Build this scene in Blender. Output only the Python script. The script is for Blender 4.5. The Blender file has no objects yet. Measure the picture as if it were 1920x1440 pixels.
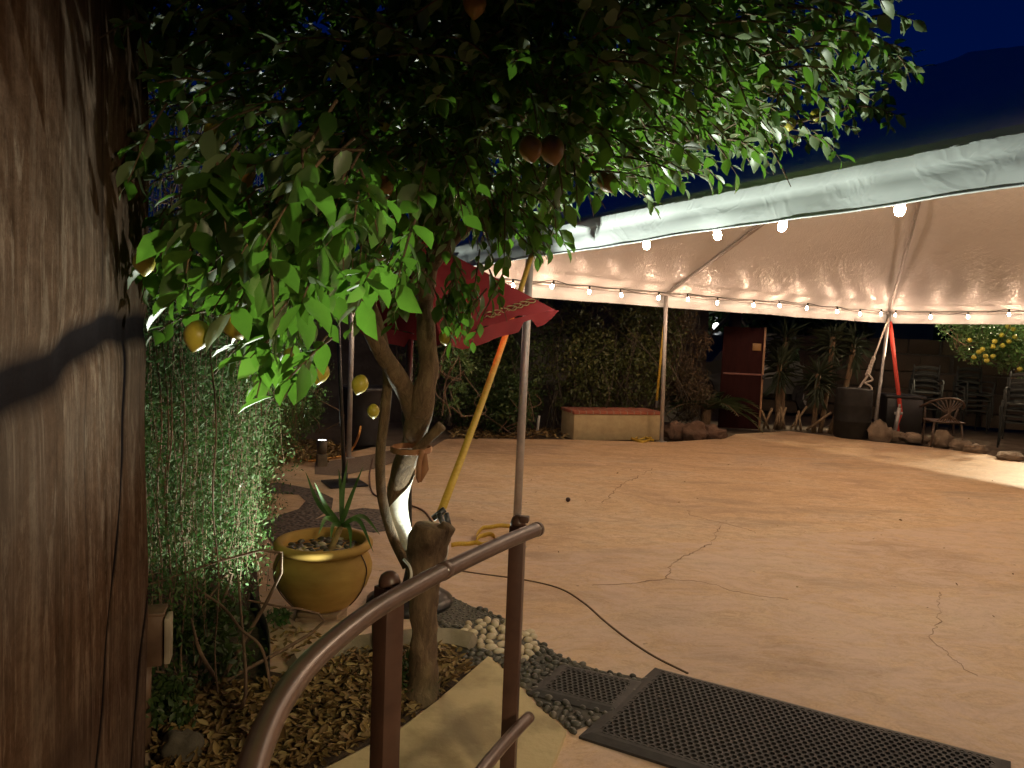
import bpy, bmesh, math, random
import numpy as np
from mathutils import Vector, Matrix, noise
from mathutils.geometry import tessellate_polygon
R = math.radians
random.seed(7); rng = np.random.default_rng(7)
S = bpy.context.scene; COL = S.collection

# ------------------------------------------------------------------ camera
FPX = 1400.0; CAMH = 1.6; Y0 = 622.0; SL = 0.04
roll = math.atan(SL); pitch = math.atan((720 - Y0) * math.cos(roll) / FPX)
fw = Vector((0, math.cos(pitch), -math.sin(pitch))); r0 = Vector((1, 0, 0)); u0 = Vector((0, math.sin(pitch), math.cos(pitch)))
cr, sr = math.cos(roll), math.sin(roll)
er = r0 * cr + u0 * sr; eu = u0 * cr - r0 * sr
cam = bpy.data.cameras.new('camera'); co = bpy.data.objects.new('camera', cam); COL.objects.link(co); S.camera = co
m = Matrix.Identity(4)
for i in range(3): m[i][0] = er[i]; m[i][1] = eu[i]; m[i][2] = -fw[i]
m.translation = (0, 0, CAMH); co.matrix_world = m
cam.sensor_width = 36; cam.lens = FPX / 1920 * 36; cam.clip_end = 1000; cam.clip_start = .05
def ray(px, py): return er * (px - 960) - eu * (py - 720) + fw * FPX
def P(px, py, Y):                      # photo pixel -> world point at distance Y in front of the camera
    d = ray(px, py); d = d / d.y * Y; return Vector((d.x, d.y, d.z + CAMH))
def G(px, py, z=0.0):                  # photo pixel -> world point at height z
    d = ray(px, py); d = d * ((z - CAMH) / d.z); return Vector((d.x, d.y, z))

# ------------------------------------------------------------------ materials
def newmat(name):
    mt = bpy.data.materials.new(name); mt.use_nodes = True; nt = mt.node_tree
    return mt, nt, nt.nodes['Principled BSDF'], nt.nodes['Material Output']
def nd(nt, t, **k):
    n = nt.nodes.new(t)
    for a, b in k.items():
        if a.startswith('i_'): n.inputs[a[2:].replace('_', ' ')].default_value = b
        else: setattr(n, a, b)
    return n
def ramp(nt, fac, stops):
    r = nt.nodes.new('ShaderNodeValToRGB'); e = r.color_ramp.elements
    while len(e) < len(stops): e.new(.5)
    for q, (p, c) in zip(e, stops): q.position = p; q.color = (*c, 1) if len(c) == 3 else c
    nt.links.new(fac, r.inputs[0]); return r.outputs[0]
def coords(nt, scale=(1, 1, 1), rot=(0, 0, 0), kind='Object'):
    t = nt.nodes.new('ShaderNodeTexCoord'); mp = nt.nodes.new('ShaderNodeMapping')
    mp.inputs['Scale'].default_value = scale; mp.inputs['Rotation'].default_value = rot
    nt.links.new(t.outputs[kind], mp.inputs[0]); return mp.outputs[0]
def ns(nt, vec, scale, detail=6, rough=.6, dist=0):
    n = nd(nt, 'ShaderNodeTexNoise', i_Scale=scale, i_Detail=detail, i_Roughness=rough, i_Distortion=dist)
    nt.links.new(vec, n.inputs['Vector']); return n.outputs['Fac']
def mixc(nt, f, a, b, mode='MIX'):
    n = nt.nodes.new('ShaderNodeMix'); n.data_type = 'RGBA'; n.blend_type = mode
    for s, v in ((n.inputs[0], f), (n.inputs[6], a), (n.inputs[7], b)):
        if hasattr(v, 'is_output'): nt.links.new(v, s)
        else: s.default_value = v if not isinstance(v, tuple) else (*v, 1)
    return n.outputs[2]
def bump(nt, bs, h, strength, dist):
    b = nd(nt, 'ShaderNodeBump', i_Strength=strength, i_Distance=dist); nt.links.new(h, b.inputs['Height']); nt.links.new(b.outputs[0], bs.inputs['Normal'])
def M(name, c1, c2, scale=8, rough=.6, bmp=0, bd=.01, metal=0, stretch=(1, 1, 1), lo=.35, hi=.65, spec=.5, bscale=None):
    mt, nt, bs, _ = newmat(name); v = coords(nt, stretch)
    n = ns(nt, v, scale); c = ramp(nt, n, [(lo, c1), (hi, c2)]); nt.links.new(c, bs.inputs['Base Color'])
    bs.inputs['Roughness'].default_value = rough; bs.inputs['Metallic'].default_value = metal; bs.inputs['Specular IOR Level'].default_value = spec
    if bmp: bump(nt, bs, ns(nt, v, bscale or scale * 3), bmp, bd)
    return mt
def LEAF(name, cols, trans=.35, rough=.45, tcol=None, spec=.5, under=None):
    mt, nt, bs, out = newmat(name)
    g = nt.nodes.new('ShaderNodeNewGeometry'); k = len(cols) - 1
    c = ramp(nt, g.outputs['Random Per Island'], [(i / k, q) for i, q in enumerate(cols)])
    v = coords(nt); nn = ns(nt, v, 60, 3); c2 = mixc(nt, .35, c, ramp(nt, nn, [(.3, (.02, .03, .01)), (.7, (.6, .6, .4))]), 'SOFT_LIGHT')
    if under: c2 = mixc(nt, g.outputs['Backfacing'], c2, under)     # pale underside of the blade
    nt.links.new(c2, bs.inputs['Base Color']); bs.inputs['Roughness'].default_value = rough; bs.inputs['Specular IOR Level'].default_value = spec
    if trans:
        tr = nt.nodes.new('ShaderNodeBsdfTranslucent'); mx = nt.nodes.new('ShaderNodeMixShader'); mx.inputs[0].default_value = trans
        if tcol: nt.links.new(mixc(nt, .8, c, tcol), tr.inputs[0])
        else: nt.links.new(c, tr.inputs[0])
        nt.links.new(bs.outputs[0], mx.inputs[1]); nt.links.new(tr.outputs[0], mx.inputs[2]); nt.links.new(mx.outputs[0], out.inputs[0])
    return mt

# ------------------------------------------------------------------ mesh building
def perp(d):
    a = Vector((0, 0, 1)) if abs(d.z) < .9 else Vector((1, 0, 0)); s = d.cross(a).normalized(); return s, s.cross(d).normalized()
class MB:
    def __init__(s): s.v = []; s.f = []
    def add(s, vs, fs):
        o = len(s.v); s.v += [tuple(q) for q in vs]; s.f += [tuple(i + o for i in f) for f in fs]; return s
    def box(s, c, size, rz=0, bev=.0):
        bm = bmesh.new(); bmesh.ops.create_cube(bm, size=1)
        for q in bm.verts: q.co = Vector((q.co.x * size[0], q.co.y * size[1], q.co.z * size[2]))
        if bev: bmesh.ops.bevel(bm, geom=bm.edges[:], offset=bev, segments=2, affect='EDGES', profile=.5)
        rm = Matrix.Rotation(rz, 3, 'Z'); c = Vector(c)
        s.add([rm @ q.co + c for q in bm.verts], [[q.index for q in f.verts] for f in bm.faces]); bm.free(); return s
    def tube(s, pts, rad, seg=10, cap=True, nz=0, nsc=8):
        pts = [Vector(p) for p in pts]; n = len(pts)
        if not hasattr(rad, '__len__'): rad = [rad] * n
        side = None; vs = []
        for i, p in enumerate(pts):
            d = (pts[min(i + 1, n - 1)] - pts[max(i - 1, 0)]).normalized()
            if side is None: side, up = perp(d)
            else:
                side = (side - d * side.dot(d)).normalized(); up = d.cross(side) * -1
            up = side.cross(d)
            for k in range(seg):
                a = 2 * math.pi * k / seg; o = side * math.cos(a) + up * math.sin(a); r = rad[i]
                if nz: r *= 1 + nz * noise.noise((p + o * rad[i]) * nsc)
                vs.append(p + o * r)
        fs = [(i * seg + k, i * seg + (k + 1) % seg, (i + 1) * seg + (k + 1) % seg, (i + 1) * seg + k) for i in range(n - 1) for k in range(seg)]
        if cap: fs += [tuple(range(seg))[::-1], tuple(range((n - 1) * seg, n * seg))]
        return s.add(vs, fs)
    def lathe(s, prof, c=(0, 0, 0), seg=32, capb=True):
        vs = [(c[0] + r * math.cos(2 * math.pi * k / seg), c[1] + r * math.sin(2 * math.pi * k / seg), c[2] + z) for r, z in prof for k in range(seg)]
        n = len(prof)
        fs = [(i * seg + k, i * seg + (k + 1) % seg, (i + 1) * seg + (k + 1) % seg, (i + 1) * seg + k) for i in range(n - 1) for k in range(seg)]
        if capb: fs += [tuple(range(seg))[::-1], tuple(range((n - 1) * seg, n * seg))]
        return s.add(vs, fs)
    def ribbon(s, pts, w, nrm, th=.002):  # flat band, nrm = face normal (vector or list)
        pts = [Vector(p) for p in pts]; n = len(pts); vs = []
        for i, p in enumerate(pts):
            d = (pts[min(i + 1, n - 1)] - pts[max(i - 1, 0)]).normalized(); N = Vector(nrm[i] if isinstance(nrm, list) else nrm)
            N = (N - d * N.dot(d)).normalized(); sd = d.cross(N); ww = w[i] if hasattr(w, '__len__') else w
            for a, b in ((-.5, -.5), (.5, -.5), (.5, .5), (-.5, .5)): vs.append(p + sd * a * ww + N * b * th)
        fs = [(i * 4 + k, i * 4 + (k + 1) % 4, i * 4 + 4 + (k + 1) % 4, i * 4 + 4 + k) for i in range(n - 1) for k in range(4)]
        fs += [(3, 2, 1, 0), tuple((n - 1) * 4 + k for k in range(4))]
        return s.add(vs, fs)
    def ball(s, c, r, seg=12, rings=8, nz=0, nsc=5, rot=None):
        r = r if hasattr(r, '__len__') else (r, r, r); vs = []; c = Vector(c)
        for i in range(rings + 1):
            t = math.pi * i / rings
            for k in range(seg):
                a = 2 * math.pi * k / seg; p = Vector((math.sin(t) * math.cos(a), math.sin(t) * math.sin(a), math.cos(t)))
                q = Vector((p.x * r[0], p.y * r[1], p.z * r[2]))
                if nz: q *= 1 + nz * noise.noise(p * nsc * .35 + c * 7) + nz * .4 * noise.noise(p * nsc + c * 7)
                if rot: q = rot @ q
                vs.append(q + c)
        fs = [(i * seg + k, (i + 1) * seg + k, (i + 1) * seg + (k + 1) % seg, i * seg + (k + 1) % seg) for i in range(rings) for k in range(seg)]
        return s.add(vs, fs)
    def poly(s, pts, top, bot=None):    # flat polygon, optionally with sides down to bot
        pts = [Vector((p[0], p[1], top)) for p in pts]; n = len(pts); tr = tessellate_polygon([pts]); vs = list(pts); fs = [tuple(t) for t in tr]
        fs = [f if (pts[f[1]] - pts[f[0]]).cross(pts[f[2]] - pts[f[0]]).z > 0 else f[::-1] for f in fs]
        if bot is not None:
            vs += [Vector((p.x, p.y, bot)) for p in pts]; fs += [(i, n + i, n + (i + 1) % n, (i + 1) % n) for i in range(n)]
        return s.add(vs, fs)
    def build(s, name, mt, parent=None, smooth=True, auto=None):
        me = bpy.data.meshes.new(name); off = Vector((0, 0, 0)); q = parent
        while q: off += q.location; q = q.parent
        me.from_pydata([(a - off.x, b - off.y, c - off.z) for a, b, c in s.v], [], s.f); me.update()
        if smooth: me.polygons.foreach_set('use_smooth', [True] * len(me.polygons))
        if auto:
            bm = bmesh.new(); bm.from_mesh(me)
            for e in bm.edges:
                if len(e.link_faces) == 2 and e.calc_face_angle(0) > R(auto): e.smooth = False
            bm.to_mesh(me); bm.free()
        me.materials.append(mt); o = bpy.data.objects.new(name, me); COL.objects.link(o)
        if parent: o.parent = parent
        return o
def cloud(name, tmpl, faces, base, d, n, L, W, mt, parent=None):
    """one mesh of many leaves: tmpl (k,3) along / side / up"""
    base, d, n = (np.asarray(q, float) for q in (base, d, n)); L = np.asarray(L, float); W = np.asarray(W, float)
    d /= np.linalg.norm(d, axis=1, keepdims=True) + 1e-9; s = np.cross(d, n); s /= np.linalg.norm(s, axis=1, keepdims=True) + 1e-9; n = np.cross(s, d)
    t = np.asarray(tmpl, float); k = len(t); N = len(base)
    v = base[:, None] + d[:, None] * (t[None, :, 0:1] * L[:, None, None]) + s[:, None] * (t[None, :, 1:2] * W[:, None, None]) + n[:, None] * (t[None, :, 2:3] * L[:, None, None])
    b = MB(); b.v = v.reshape(-1, 3).tolist(); b.f = [tuple(i + j * k for i in f) for j in range(N) for f in faces]
    return b.build(name, mt, parent)
LT = [(0, 0, 0), (.22, -.36, .05), (.22, 0, 0), (.22, .36, .05), (.5, -.5, .04), (.5, 0, -.03), (.5, .5, .04), (.78, -.3, -.02), (.78, 0, -.08), (.78, .3, -.02), (1, 0, -.17)]
LF = [(0, 2, 1), (0, 3, 2), (1, 2, 5, 4), (2, 3, 6, 5), (4, 5, 8, 7), (5, 6, 9, 8), (7, 8, 10), (8, 9, 10)]
DT = [(0, 0, 0), (.45, -.5, .06), (1, 0, -.05), (.45, .5, .06)]; DF = [(0, 3, 2), (0, 2, 1)]
CT = [(0, 0, 0), (.3, -.45, .22), (.3, 0, .03), (.3, .45, .16), (.65, -.4, .2), (.65, 0, .08), (.65, .45, .26), (1, 0, .25)]
CF = [(0, 2, 1), (0, 3, 2), (1, 2, 5, 4), (2, 3, 6, 5), (4, 5, 7), (5, 6, 7)]
def rdir(n, zb=0, sc=1):
    q = rng.normal(size=(n, 3)) * sc; q[:, 2] += zb; return q
def tag(o, label=None, cat=None, group=None, kind=None):
    for k, v in (('label', label), ('category', cat), ('group', group), ('kind', kind)):
        if v: o[k] = v
    return o
def empty(name, loc, label=None, cat=None, group=None, rz=0):
    o = bpy.data.objects.new(name, None); COL.objects.link(o); o.location = loc; o.rotation_euler.z = rz; o.empty_display_size = .2
    return tag(o, label, cat, group)
def copy_tree(o, parent=None):
    c = o.copy(); COL.objects.link(c)
    if parent: c.parent = parent
    for ch in list(o.children): copy_tree(ch, c)
    return c
def inside(p, poly):
    x, y = p[0], p[1]; r = False; j = len(poly) - 1
    for i in range(len(poly)):
        a, b = poly[i], poly[j]
        if (a[1] > y) != (b[1] > y) and x < (b[0] - a[0]) * (y - a[1]) / (b[1] - a[1]) + a[0]: r = not r
        j = i
    return r
def scatter(poly, dmin, n, tries=30):
    xs = [p[0] for p in poly]; ys = [p[1] for p in poly]; out = []; cell = {}
    for _ in range(n * tries):
        if len(out) >= n: break
        p = (random.uniform(min(xs), max(xs)), random.uniform(min(ys), max(ys)))
        if not inside(p, poly): continue
        k = (int(p[0] // dmin), int(p[1] // dmin))
        if any((p[0] - q[0]) ** 2 + (p[1] - q[1]) ** 2 < dmin * dmin for a in (-1, 0, 1) for b in (-1, 0, 1) for q in cell.get((k[0] + a, k[1] + b), ())): continue
        cell.setdefault(k, []).append(p); out.append(p)
    return out
def smooth_path(pts, n=8):          # Catmull-Rom
    pts = [Vector(p) for p in pts]; q = [pts[0] * 2 - pts[1]] + pts + [pts[-1] * 2 - pts[-2]]; out = []
    for i in range(1, len(q) - 2):
        a, b, c, d = q[i - 1:i + 3]
        for k in range(n):
            t = k / n; out.append(.5 * ((2 * b) + (c - a) * t + (2 * a - 5 * b + 4 * c - d) * t * t + (3 * b - a - 3 * c + d) * t ** 3))
    out.append(pts[-1]); return out
def lerp_list(v, n):                # radii resampled like smooth_path
    out = []
    for i in range(len(v) - 1): out += [v[i] + (v[i + 1] - v[i]) * k / n for k in range(n)]
    return out + [v[-1]]
C3 = lambda *a: tuple(x / 255 for x in a)

# ------------------------------------------------------------------ world: deep blue dusk sky
w = bpy.data.worlds.new('World'); S.world = w; w.use_nodes = True; nt = w.node_tree; bg = nt.nodes['Background']
sky = nt.nodes.new('ShaderNodeTexSky'); sky.sky_type = 'NISHITA'; sky.sun_disc = False; sky.sun_elevation = R(1.0); sky.sun_rotation = R(200); sky.ozone_density = 6; sky.air_density = 1.0
mx = mixc(nt, 1.0, sky.outputs[0], (.045, .42, 1.0), 'MULTIPLY'); nt.links.new(mx, bg.inputs[0]); bg.inputs[1].default_value = .045

# ------------------------------------------------------------------ ground materials
def patio_mat():
    mt, nt, bs, _ = newmat('stained_concrete'); v = coords(nt, (1, 1, 1)); vs = coords(nt, (.75, 1.2, 1), (0, 0, .35))
    a = ns(nt, vs, .8, 9, .68, .8); c = ramp(nt, a, [(.34, (.43, .29, .175)), (.43, (.56, .38, .215)), (.5, (.62, .43, .245)), (.57, (.62, .46, .295)), (.66, (.50, .38, .275))])
    b = ns(nt, vs, 2.6, 10, .75, 1.6); c = mixc(nt, ramp(nt, b, [(.48, (0, 0, 0)), (.64, (.75, .75, .75))]), c, (.72, .54, .385))
    d = ns(nt, coords(nt, (.5, 1.7, 1), (0, 0, .2)), 1.1, 7, .65); c = mixc(nt, ramp(nt, d, [(.55, (0, 0, 0)), (.68, (.65, .65, .65))]), c, (.30, .22, .155))
    g = ns(nt, vs, 7, 9, .8, 2.0); c = mixc(nt, ramp(nt, g, [(.42, (.5, .5, .5)), (.55, (0, 0, 0))]), c, (.36, .22, .125))
    e = ns(nt, v, 60, 8, .8); c = mixc(nt, .45, c, ramp(nt, e, [(.35, (.15, .15, .15)), (.65, (.8, .8, .8))]), 'SOFT_LIGHT')
    def half(p0, p1):              # 1 on the camera side of a wandering edge, where the patio turns pinker
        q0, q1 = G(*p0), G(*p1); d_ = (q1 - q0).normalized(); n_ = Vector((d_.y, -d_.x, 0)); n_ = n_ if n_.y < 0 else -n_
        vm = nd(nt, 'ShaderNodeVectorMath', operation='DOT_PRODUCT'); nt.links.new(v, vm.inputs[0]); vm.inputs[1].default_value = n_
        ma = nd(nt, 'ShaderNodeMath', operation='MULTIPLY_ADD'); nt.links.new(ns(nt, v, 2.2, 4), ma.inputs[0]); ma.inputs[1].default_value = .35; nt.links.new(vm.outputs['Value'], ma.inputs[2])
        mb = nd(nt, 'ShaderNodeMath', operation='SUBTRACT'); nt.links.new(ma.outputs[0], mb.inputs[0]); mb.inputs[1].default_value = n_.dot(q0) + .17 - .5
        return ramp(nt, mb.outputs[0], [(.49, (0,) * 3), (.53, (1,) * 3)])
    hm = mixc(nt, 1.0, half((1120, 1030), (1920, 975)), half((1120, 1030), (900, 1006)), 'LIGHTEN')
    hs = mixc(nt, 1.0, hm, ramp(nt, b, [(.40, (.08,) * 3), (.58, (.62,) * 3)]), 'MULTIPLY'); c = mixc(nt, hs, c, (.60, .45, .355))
    bs.inputs['Specular IOR Level'].default_value = .25
    sp = ns(nt, v, 14, 2, .5); c = mixc(nt, ramp(nt, sp, [(.74, (0, 0, 0)), (.77, (.6, .6, .6))]), c, (.13, .08, .055))
    nt.links.new(c, bs.inputs['Base Color']); nt.links.new(ramp(nt, b, [(.3, (.42,) * 3), (.7, (.62,) * 3)]), bs.inputs['Roughness']); bump(nt, bs, mixc(nt, .5, a, e), .25, .01)
    return mt
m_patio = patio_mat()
m_soil = M('soil', (.05, .033, .02), (.09, .06, .035), 12, .95, .8, .02)
m_dirt = M('dirt', (.10, .075, .05), (.16, .12, .08), 3, .95, .6, .03)
m_tan = M('tan_concrete', (.32, .25, .135), (.54, .44, .24), 3, .8, .5, .006, lo=.36, hi=.56, bscale=40)
m_curb = M('curb_concrete', (.20, .17, .11), (.32, .27, .19), 6, .85, .4, .01)
m_mortar = M('mortar', (.06, .055, .045), (.11, .10, .08), 30, .9, .5, .004)
def pebble_band_mat():
    mt, nt, bs, _ = newmat('pebble_mosaic'); v = coords(nt)
    vo = nd(nt, 'ShaderNodeTexVoronoi', i_Scale=30.0); nt.links.new(v, vo.inputs['Vector'])
    c = ramp(nt, vo.outputs['Distance'], [(.25, (.04, .038, .034)), (.5, (.13, .10, .08))]); nt.links.new(c, bs.inputs['Base Color'])
    bs.inputs['Roughness'].default_value = .7; bs.inputs['Specular IOR Level'].default_value = .25
    inv = nd(nt, 'ShaderNodeMath', operation='SUBTRACT'); inv.inputs[0].default_value = 1; nt.links.new(vo.outputs['Distance'], inv.inputs[1]); bump(nt, bs, inv.outputs[0], 1, .012)
    return mt
m_peb_band = pebble_band_mat()

# terrain and patio
tag(MB().poly([(-150, -150), (150, -150), (150, 150), (-150, 150)], -.06).build('ground', m_dirt, smooth=False), kind='structure')
pat = [(-3.4, -3), (14, -3), (15, 8), G(1919, 868), G(1850, 852), G(1740, 838), G(1640, 828), G(1560, 818), G(1480, 808), G(1380, 814), G(1360, 822), G(1250, 829), G(1060, 824),
       G(900, 822), G(840, 823), G(800, 833), G(700, 838), G(600, 862), G(480, 872), (-4.6, 8.2), (-3.6, 5)]
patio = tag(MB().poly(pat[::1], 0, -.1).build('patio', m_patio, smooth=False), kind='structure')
b = MB()
m_crack = M('crack_dark', (.19, .115, .07), (.26, .16, .10), 20, .95)
def crack(px, w, jig=.003, n=18):
    pts = smooth_path([G(*p) for p in px], n)
    pts = [Vector((p.x + random.gauss(0, jig) + .035 * noise.noise(p * 9) + .02 * noise.noise(p * 27), p.y + random.gauss(0, jig) + .035 * noise.noise(p * 9 + Vector((5, 5, 5))), .003)) for p in pts]
    b.ribbon(pts, [w * .5 * max(.12, .6 + 1.3 * noise.noise(p * 8)) for p in pts], (0, 0, 1), .001)
crack([(1350, 985), (1335, 1015), (1290, 1040), (1265, 1055), (1245, 1085), (1190, 1093), (1110, 1098)], .010)
crack([(1225, 878), (1195, 895), (1165, 910), (1128, 945)], .012)
crack([(1290, 955), (1300, 968), (1360, 982), (1420, 1000)], .006)
crack([(1245, 1085), (1330, 1095), (1400, 1115), (1480, 1125)], .005)
crack([(1755, 1110), (1765, 1150), (1750, 1195), (1790, 1240), (1840, 1270)], .006)
b.build('crack', m_crack, patio)
b = MB(); gp = smooth_path([G(x, y, .004) for x, y in ((850, 1068), (905, 1076), (985, 1087), (1050, 1103), (1095, 1130), (1135, 1165), (1180, 1200), (1230, 1232), (1290, 1262))])
b.tube([p - Vector((0, 0, .003)) for p in gp], .0065, 6); b.build('expansion_joint', M('joint_filler', (.10, .06, .035), (.16, .10, .06), 20, .9), patio)

# paths of dark pebbles winding through the left of the patio
def sheet(name, px, z, mt, bot=None): return tag(MB().poly([G(*p) for p in px], z, bot).build(name, mt, smooth=False), kind='structure')
sheet('pebble_path', [(470, 912), (520, 905), (590, 918), (625, 935), (622, 955), (590, 975), (625, 962), (680, 953), (730, 958), (735, 995), (700, 1000), (640, 985), (600, 995), (560, 1020), (575, 1035), (520, 1030), (485, 985),
      (520, 968), (560, 955), (573, 940), (560, 928), (500, 925)], .004, m_peb_band)
sheet('pebble_path', [(590, 868), (640, 862), (700, 852), (745, 842), (800, 834), (835, 824), (790, 852), (700, 880), (640, 893), (590, 890)], .004, M('grey_gravel', (.12, .085, .06), (.22, .155, .105), 40, .9, 1, .01))

# ------------------------------------------------------------------ planting bed, slabs, pebbles
bed = [(320, 1620), (600, 1445), (742, 1372), (822, 1312), (886, 1262), (860, 1218), (760, 1216), (640, 1238), (545, 1268), (500, 1260), (505, 1200), (490, 1150), (480, 1060), (300, 1040), (240, 1200)]
bedw = [G(*p) for p in bed]
tag(MB().poly(bedw, .006).build('planting_bed', m_soil, smooth=False), kind='structure')
slab = [(916, 1230), (958, 1268), (1008, 1325), (1062, 1369), (1046, 1410), (1028, 1445), (1000, 1560), (520, 1600), (600, 1445), (742, 1372), (822, 1312)]
tag(MB().poly([G(x, y, .025) for x, y in slab], .025, -.02).build('path', m_tan, smooth=False), kind='structure')
cp = smooth_path([G(x, y) for x, y in ((548, 1266), (600, 1244), (660, 1230), (720, 1220), (780, 1215), (840, 1213), (885, 1222))], 6)
b = MB(); b.tube([p + Vector((0, .03, .03)) for p in cp], .058, 4, nz=.12); tag(b.build('kerb', m_curb, auto=40), kind='structure')
pebp = [(812, 1104), (885, 1138), (945, 1160), (988, 1188), (1050, 1232), (1120, 1257), (1200, 1272), (1290, 1300), (1130, 1352), (1072, 1374), (1062, 1366), (1010, 1322), (960, 1266), (918, 1229), (886, 1258), (850, 1210), (812, 1160)]
pebw = [G(*p) for p in pebp]
tag(MB().poly(pebw, .004).build('pebble_bed', m_mortar, smooth=False), kind='structure')
dark, white = MB(), MB(); wz = [G(x, y) for x, y in ((868, 1172), (910, 1166), (965, 1170), (1000, 1192), (1012, 1222), (985, 1240), (935, 1226), (905, 1224), (870, 1200))]
fine = [G(x, y) for x, y in ((812, 1104), (885, 1138), (940, 1160), (900, 1168), (862, 1178), (812, 1165))]
def pebble(bb, p, s):
    rot = Matrix.Rotation(random.uniform(0, 6.3), 3, 'Z') @ Matrix.Rotation(random.gauss(0, .25), 3, 'X')
    bb.ball((p[0], p[1], s * .32), (s * random.uniform(.8, 1.2), s * random.uniform(.6, .8), s * random.uniform(.5, .7)), 9, 6, .12, 4, rot)
for p in scatter(fine, .022, 900): pebble(dark, p, .010)
for p in scatter(pebw, .037, 1500):
    if inside(p, fine): continue
    if inside(p, wz): continue
    pebble(dark, p, random.uniform(.018, .026))
for p in scatter(wz, .046, 200): pebble(white, p, random.uniform(.024, .032))
def isl(name, cols, rough, spec=.5):
    mt = LEAF(name, cols, 0, rough, spec=spec); return mt
tag(dark.build('pebbles', isl('dark_pebble', [(.045, .043, .036), (.09, .085, .07), (.06, .058, .05), (.14, .125, .10)], .38)), 'dark river pebbles set in a curved band along the patio edge', 'pebbles', kind='stuff')
tag(white.build('pebbles', isl('white_pebble', [(.45, .37, .26), (.6, .52, .38), (.5, .42, .3), (.66, .58, .44)], .5)), 'patch of cream white river pebbles among the dark ones', 'pebbles', kind='stuff')

# dry leaves
m_dry = LEAF('dry_leaf', [(.10, .055, .02), (.26, .16, .06), (.36, .25, .10), (.17, .10, .04), (.42, .32, .14), (.2, .12, .045)], .12, .65)
def litter(poly, n, L0, L1, name, label, zmax=.05):
    pts = scatter(poly, .008, n); N = len(pts); base = np.array([(x, y, .012 + random.random() ** 2 * zmax) for x, y in pts]); a = rng.uniform(0, 6.28, N)
    d = np.stack([np.cos(a), np.sin(a), rng.normal(0, .25, N)], 1); nn = rdir(N, 1.6, .55); L = rng.uniform(L0, L1, N)
    return tag(cloud(name, CT, CF, base, d, nn, L, L * rng.uniform(.3, .5, N), m_dry), label, 'dry leaves', kind='stuff')
litter([G(x, y) for x, y in ((330, 1560), (600, 1440), (742, 1368), (822, 1306), (880, 1262), (850, 1226), (760, 1226), (640, 1246), (545, 1280), (480, 1300), (430, 1290), (300, 1300), (290, 1440))], 3600, .028, .062, 'fallen_leaves', 'dry tan fallen leaves covering the planting bed beside the handrail')
litter([G(x, y) for x, y in ((490, 1195), (545, 1180), (640, 1195), (600, 1235), (520, 1262), (495, 1240))], 60, .035, .06, 'fallen_leaves', 'few dry leaves scattered on the paving in front of the yellow pot', .01)
litter([G(x, y) for x, y in ((470, 875), (500, 840), (560, 832), (620, 838), (660, 850), (620, 868), (560, 872))], 900, .05, .1, 'fallen_leaves', 'heap of dry leaves round the small garden uplight', .07)
litter([G(x, y) for x, y in ((840, 824), (1060, 824), (1060, 808), (850, 806))], 500, .05, .1, 'fallen_leaves', 'thin line of dry leaves under the dark hedge', .04)

litter([G(x, y) for x, y in ((900, 1100), (1900, 1300), (1900, 900), (1000, 850), (860, 1000))], 45, .012, .035, 'fallen_leaves', 'scattered specks of leaf debris over the open patio', .002)
# ------------------------------------------------------------------ left faux-stone wall
def wall_mat():
    mt, nt, bs, _ = newmat('painted_stone'); v = coords(nt, (9, 9, .55)); u = coords(nt)
    a = ns(nt, v, 1.6, 9, .65, .3); c = ramp(nt, a, [(.32, (.040, .023, .014)), (.46, (.080, .047, .030)), (.58, (.10, .062, .042)), (.70, (.16, .12, .09))])
    q_ = ns(nt, coords(nt, (16, 16, 3.2)), 1.5, 9, .75, .5); c = mixc(nt, ramp(nt, q_, [(.52, (0,) * 3), (.62, (.75,) * 3)]), c, (.185, .135, .10)); q2 = ns(nt, u, 24, 8, .8); c = mixc(nt, .6, c, ramp(nt, q2, [(.35, (.2,) * 3), (.65, (.75,) * 3)]), 'SOFT_LIGHT')
    b_ = ns(nt, u, 1.7, 4); c = mixc(nt, ramp(nt, b_, [(.4, (0,) * 3), (.65, (.6,) * 3)]), c, (.075, .055, .042))
    f = ns(nt, coords(nt, (30, 30, 1.2)), 1.6, 7, .7); c = mixc(nt, ramp(nt, f, [(.56, (0,) * 3), (.72, (.55,) * 3)]), c, (.17, .13, .10))
    ja = nd(nt, 'ShaderNodeAttribute', attribute_name='joint'); c = mixc(nt, ramp(nt, ja.outputs['Fac'], [(.12, (0,) * 3), (.72, (1,) * 3)]), c, (.013, .0105, .011))   # dark painted joints
    nt.links.new(c, bs.inputs['Base Color']); bs.inputs['Roughness'].default_value = .95; bs.inputs['Specular IOR Level'].default_value = 0; gr = ns(nt, u, 90, 6, .75); bump(nt, bs, mixc(nt, .45, mixc(nt, .5, a, f), gr), .6, .012); return mt
m_wall = wall_mat()
WE = Vector((-1.268, 2.62)); WN = Vector((-.60, .45)); wd = (WN - WE).normalized(); wn = Vector((wd.y, -wd.x)); wn = wn if wn.x > 0 else -wn
joints = [[(-.06, 1.58), (.35, 1.575), (.75, 1.545), (1.3, 1.49), (2.1, 1.40), (2.6, 1.36)], [(.05, 2.6), (.4, 2.66), (1.2, 2.58), (2.4, 2.62)], [(.42, 1.56), (.50, 1.1), (.72, .7), (.80, .45), (1.1, 0)], [(-.05, .62), (.12, .66), (.3, .3), (.42, 0)],
          [(.9, 1.53), (.92, 1.1), (.9, .6), (.95, 0)], [(.10, 1.56), (.10, 1.2), (.08, .9)], [(.75, 1.56), (.72, 2.0), (.78, 2.6)]]
jp = [(smooth_path([(a, z, 0) for a, z in J], 45), w_, dp) for J, w_, dp in zip(joints, (.055, .045, .02, .02, .008, .006, .01), (.035, .03, .016, .014, .006, .005, .008))]
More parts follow.
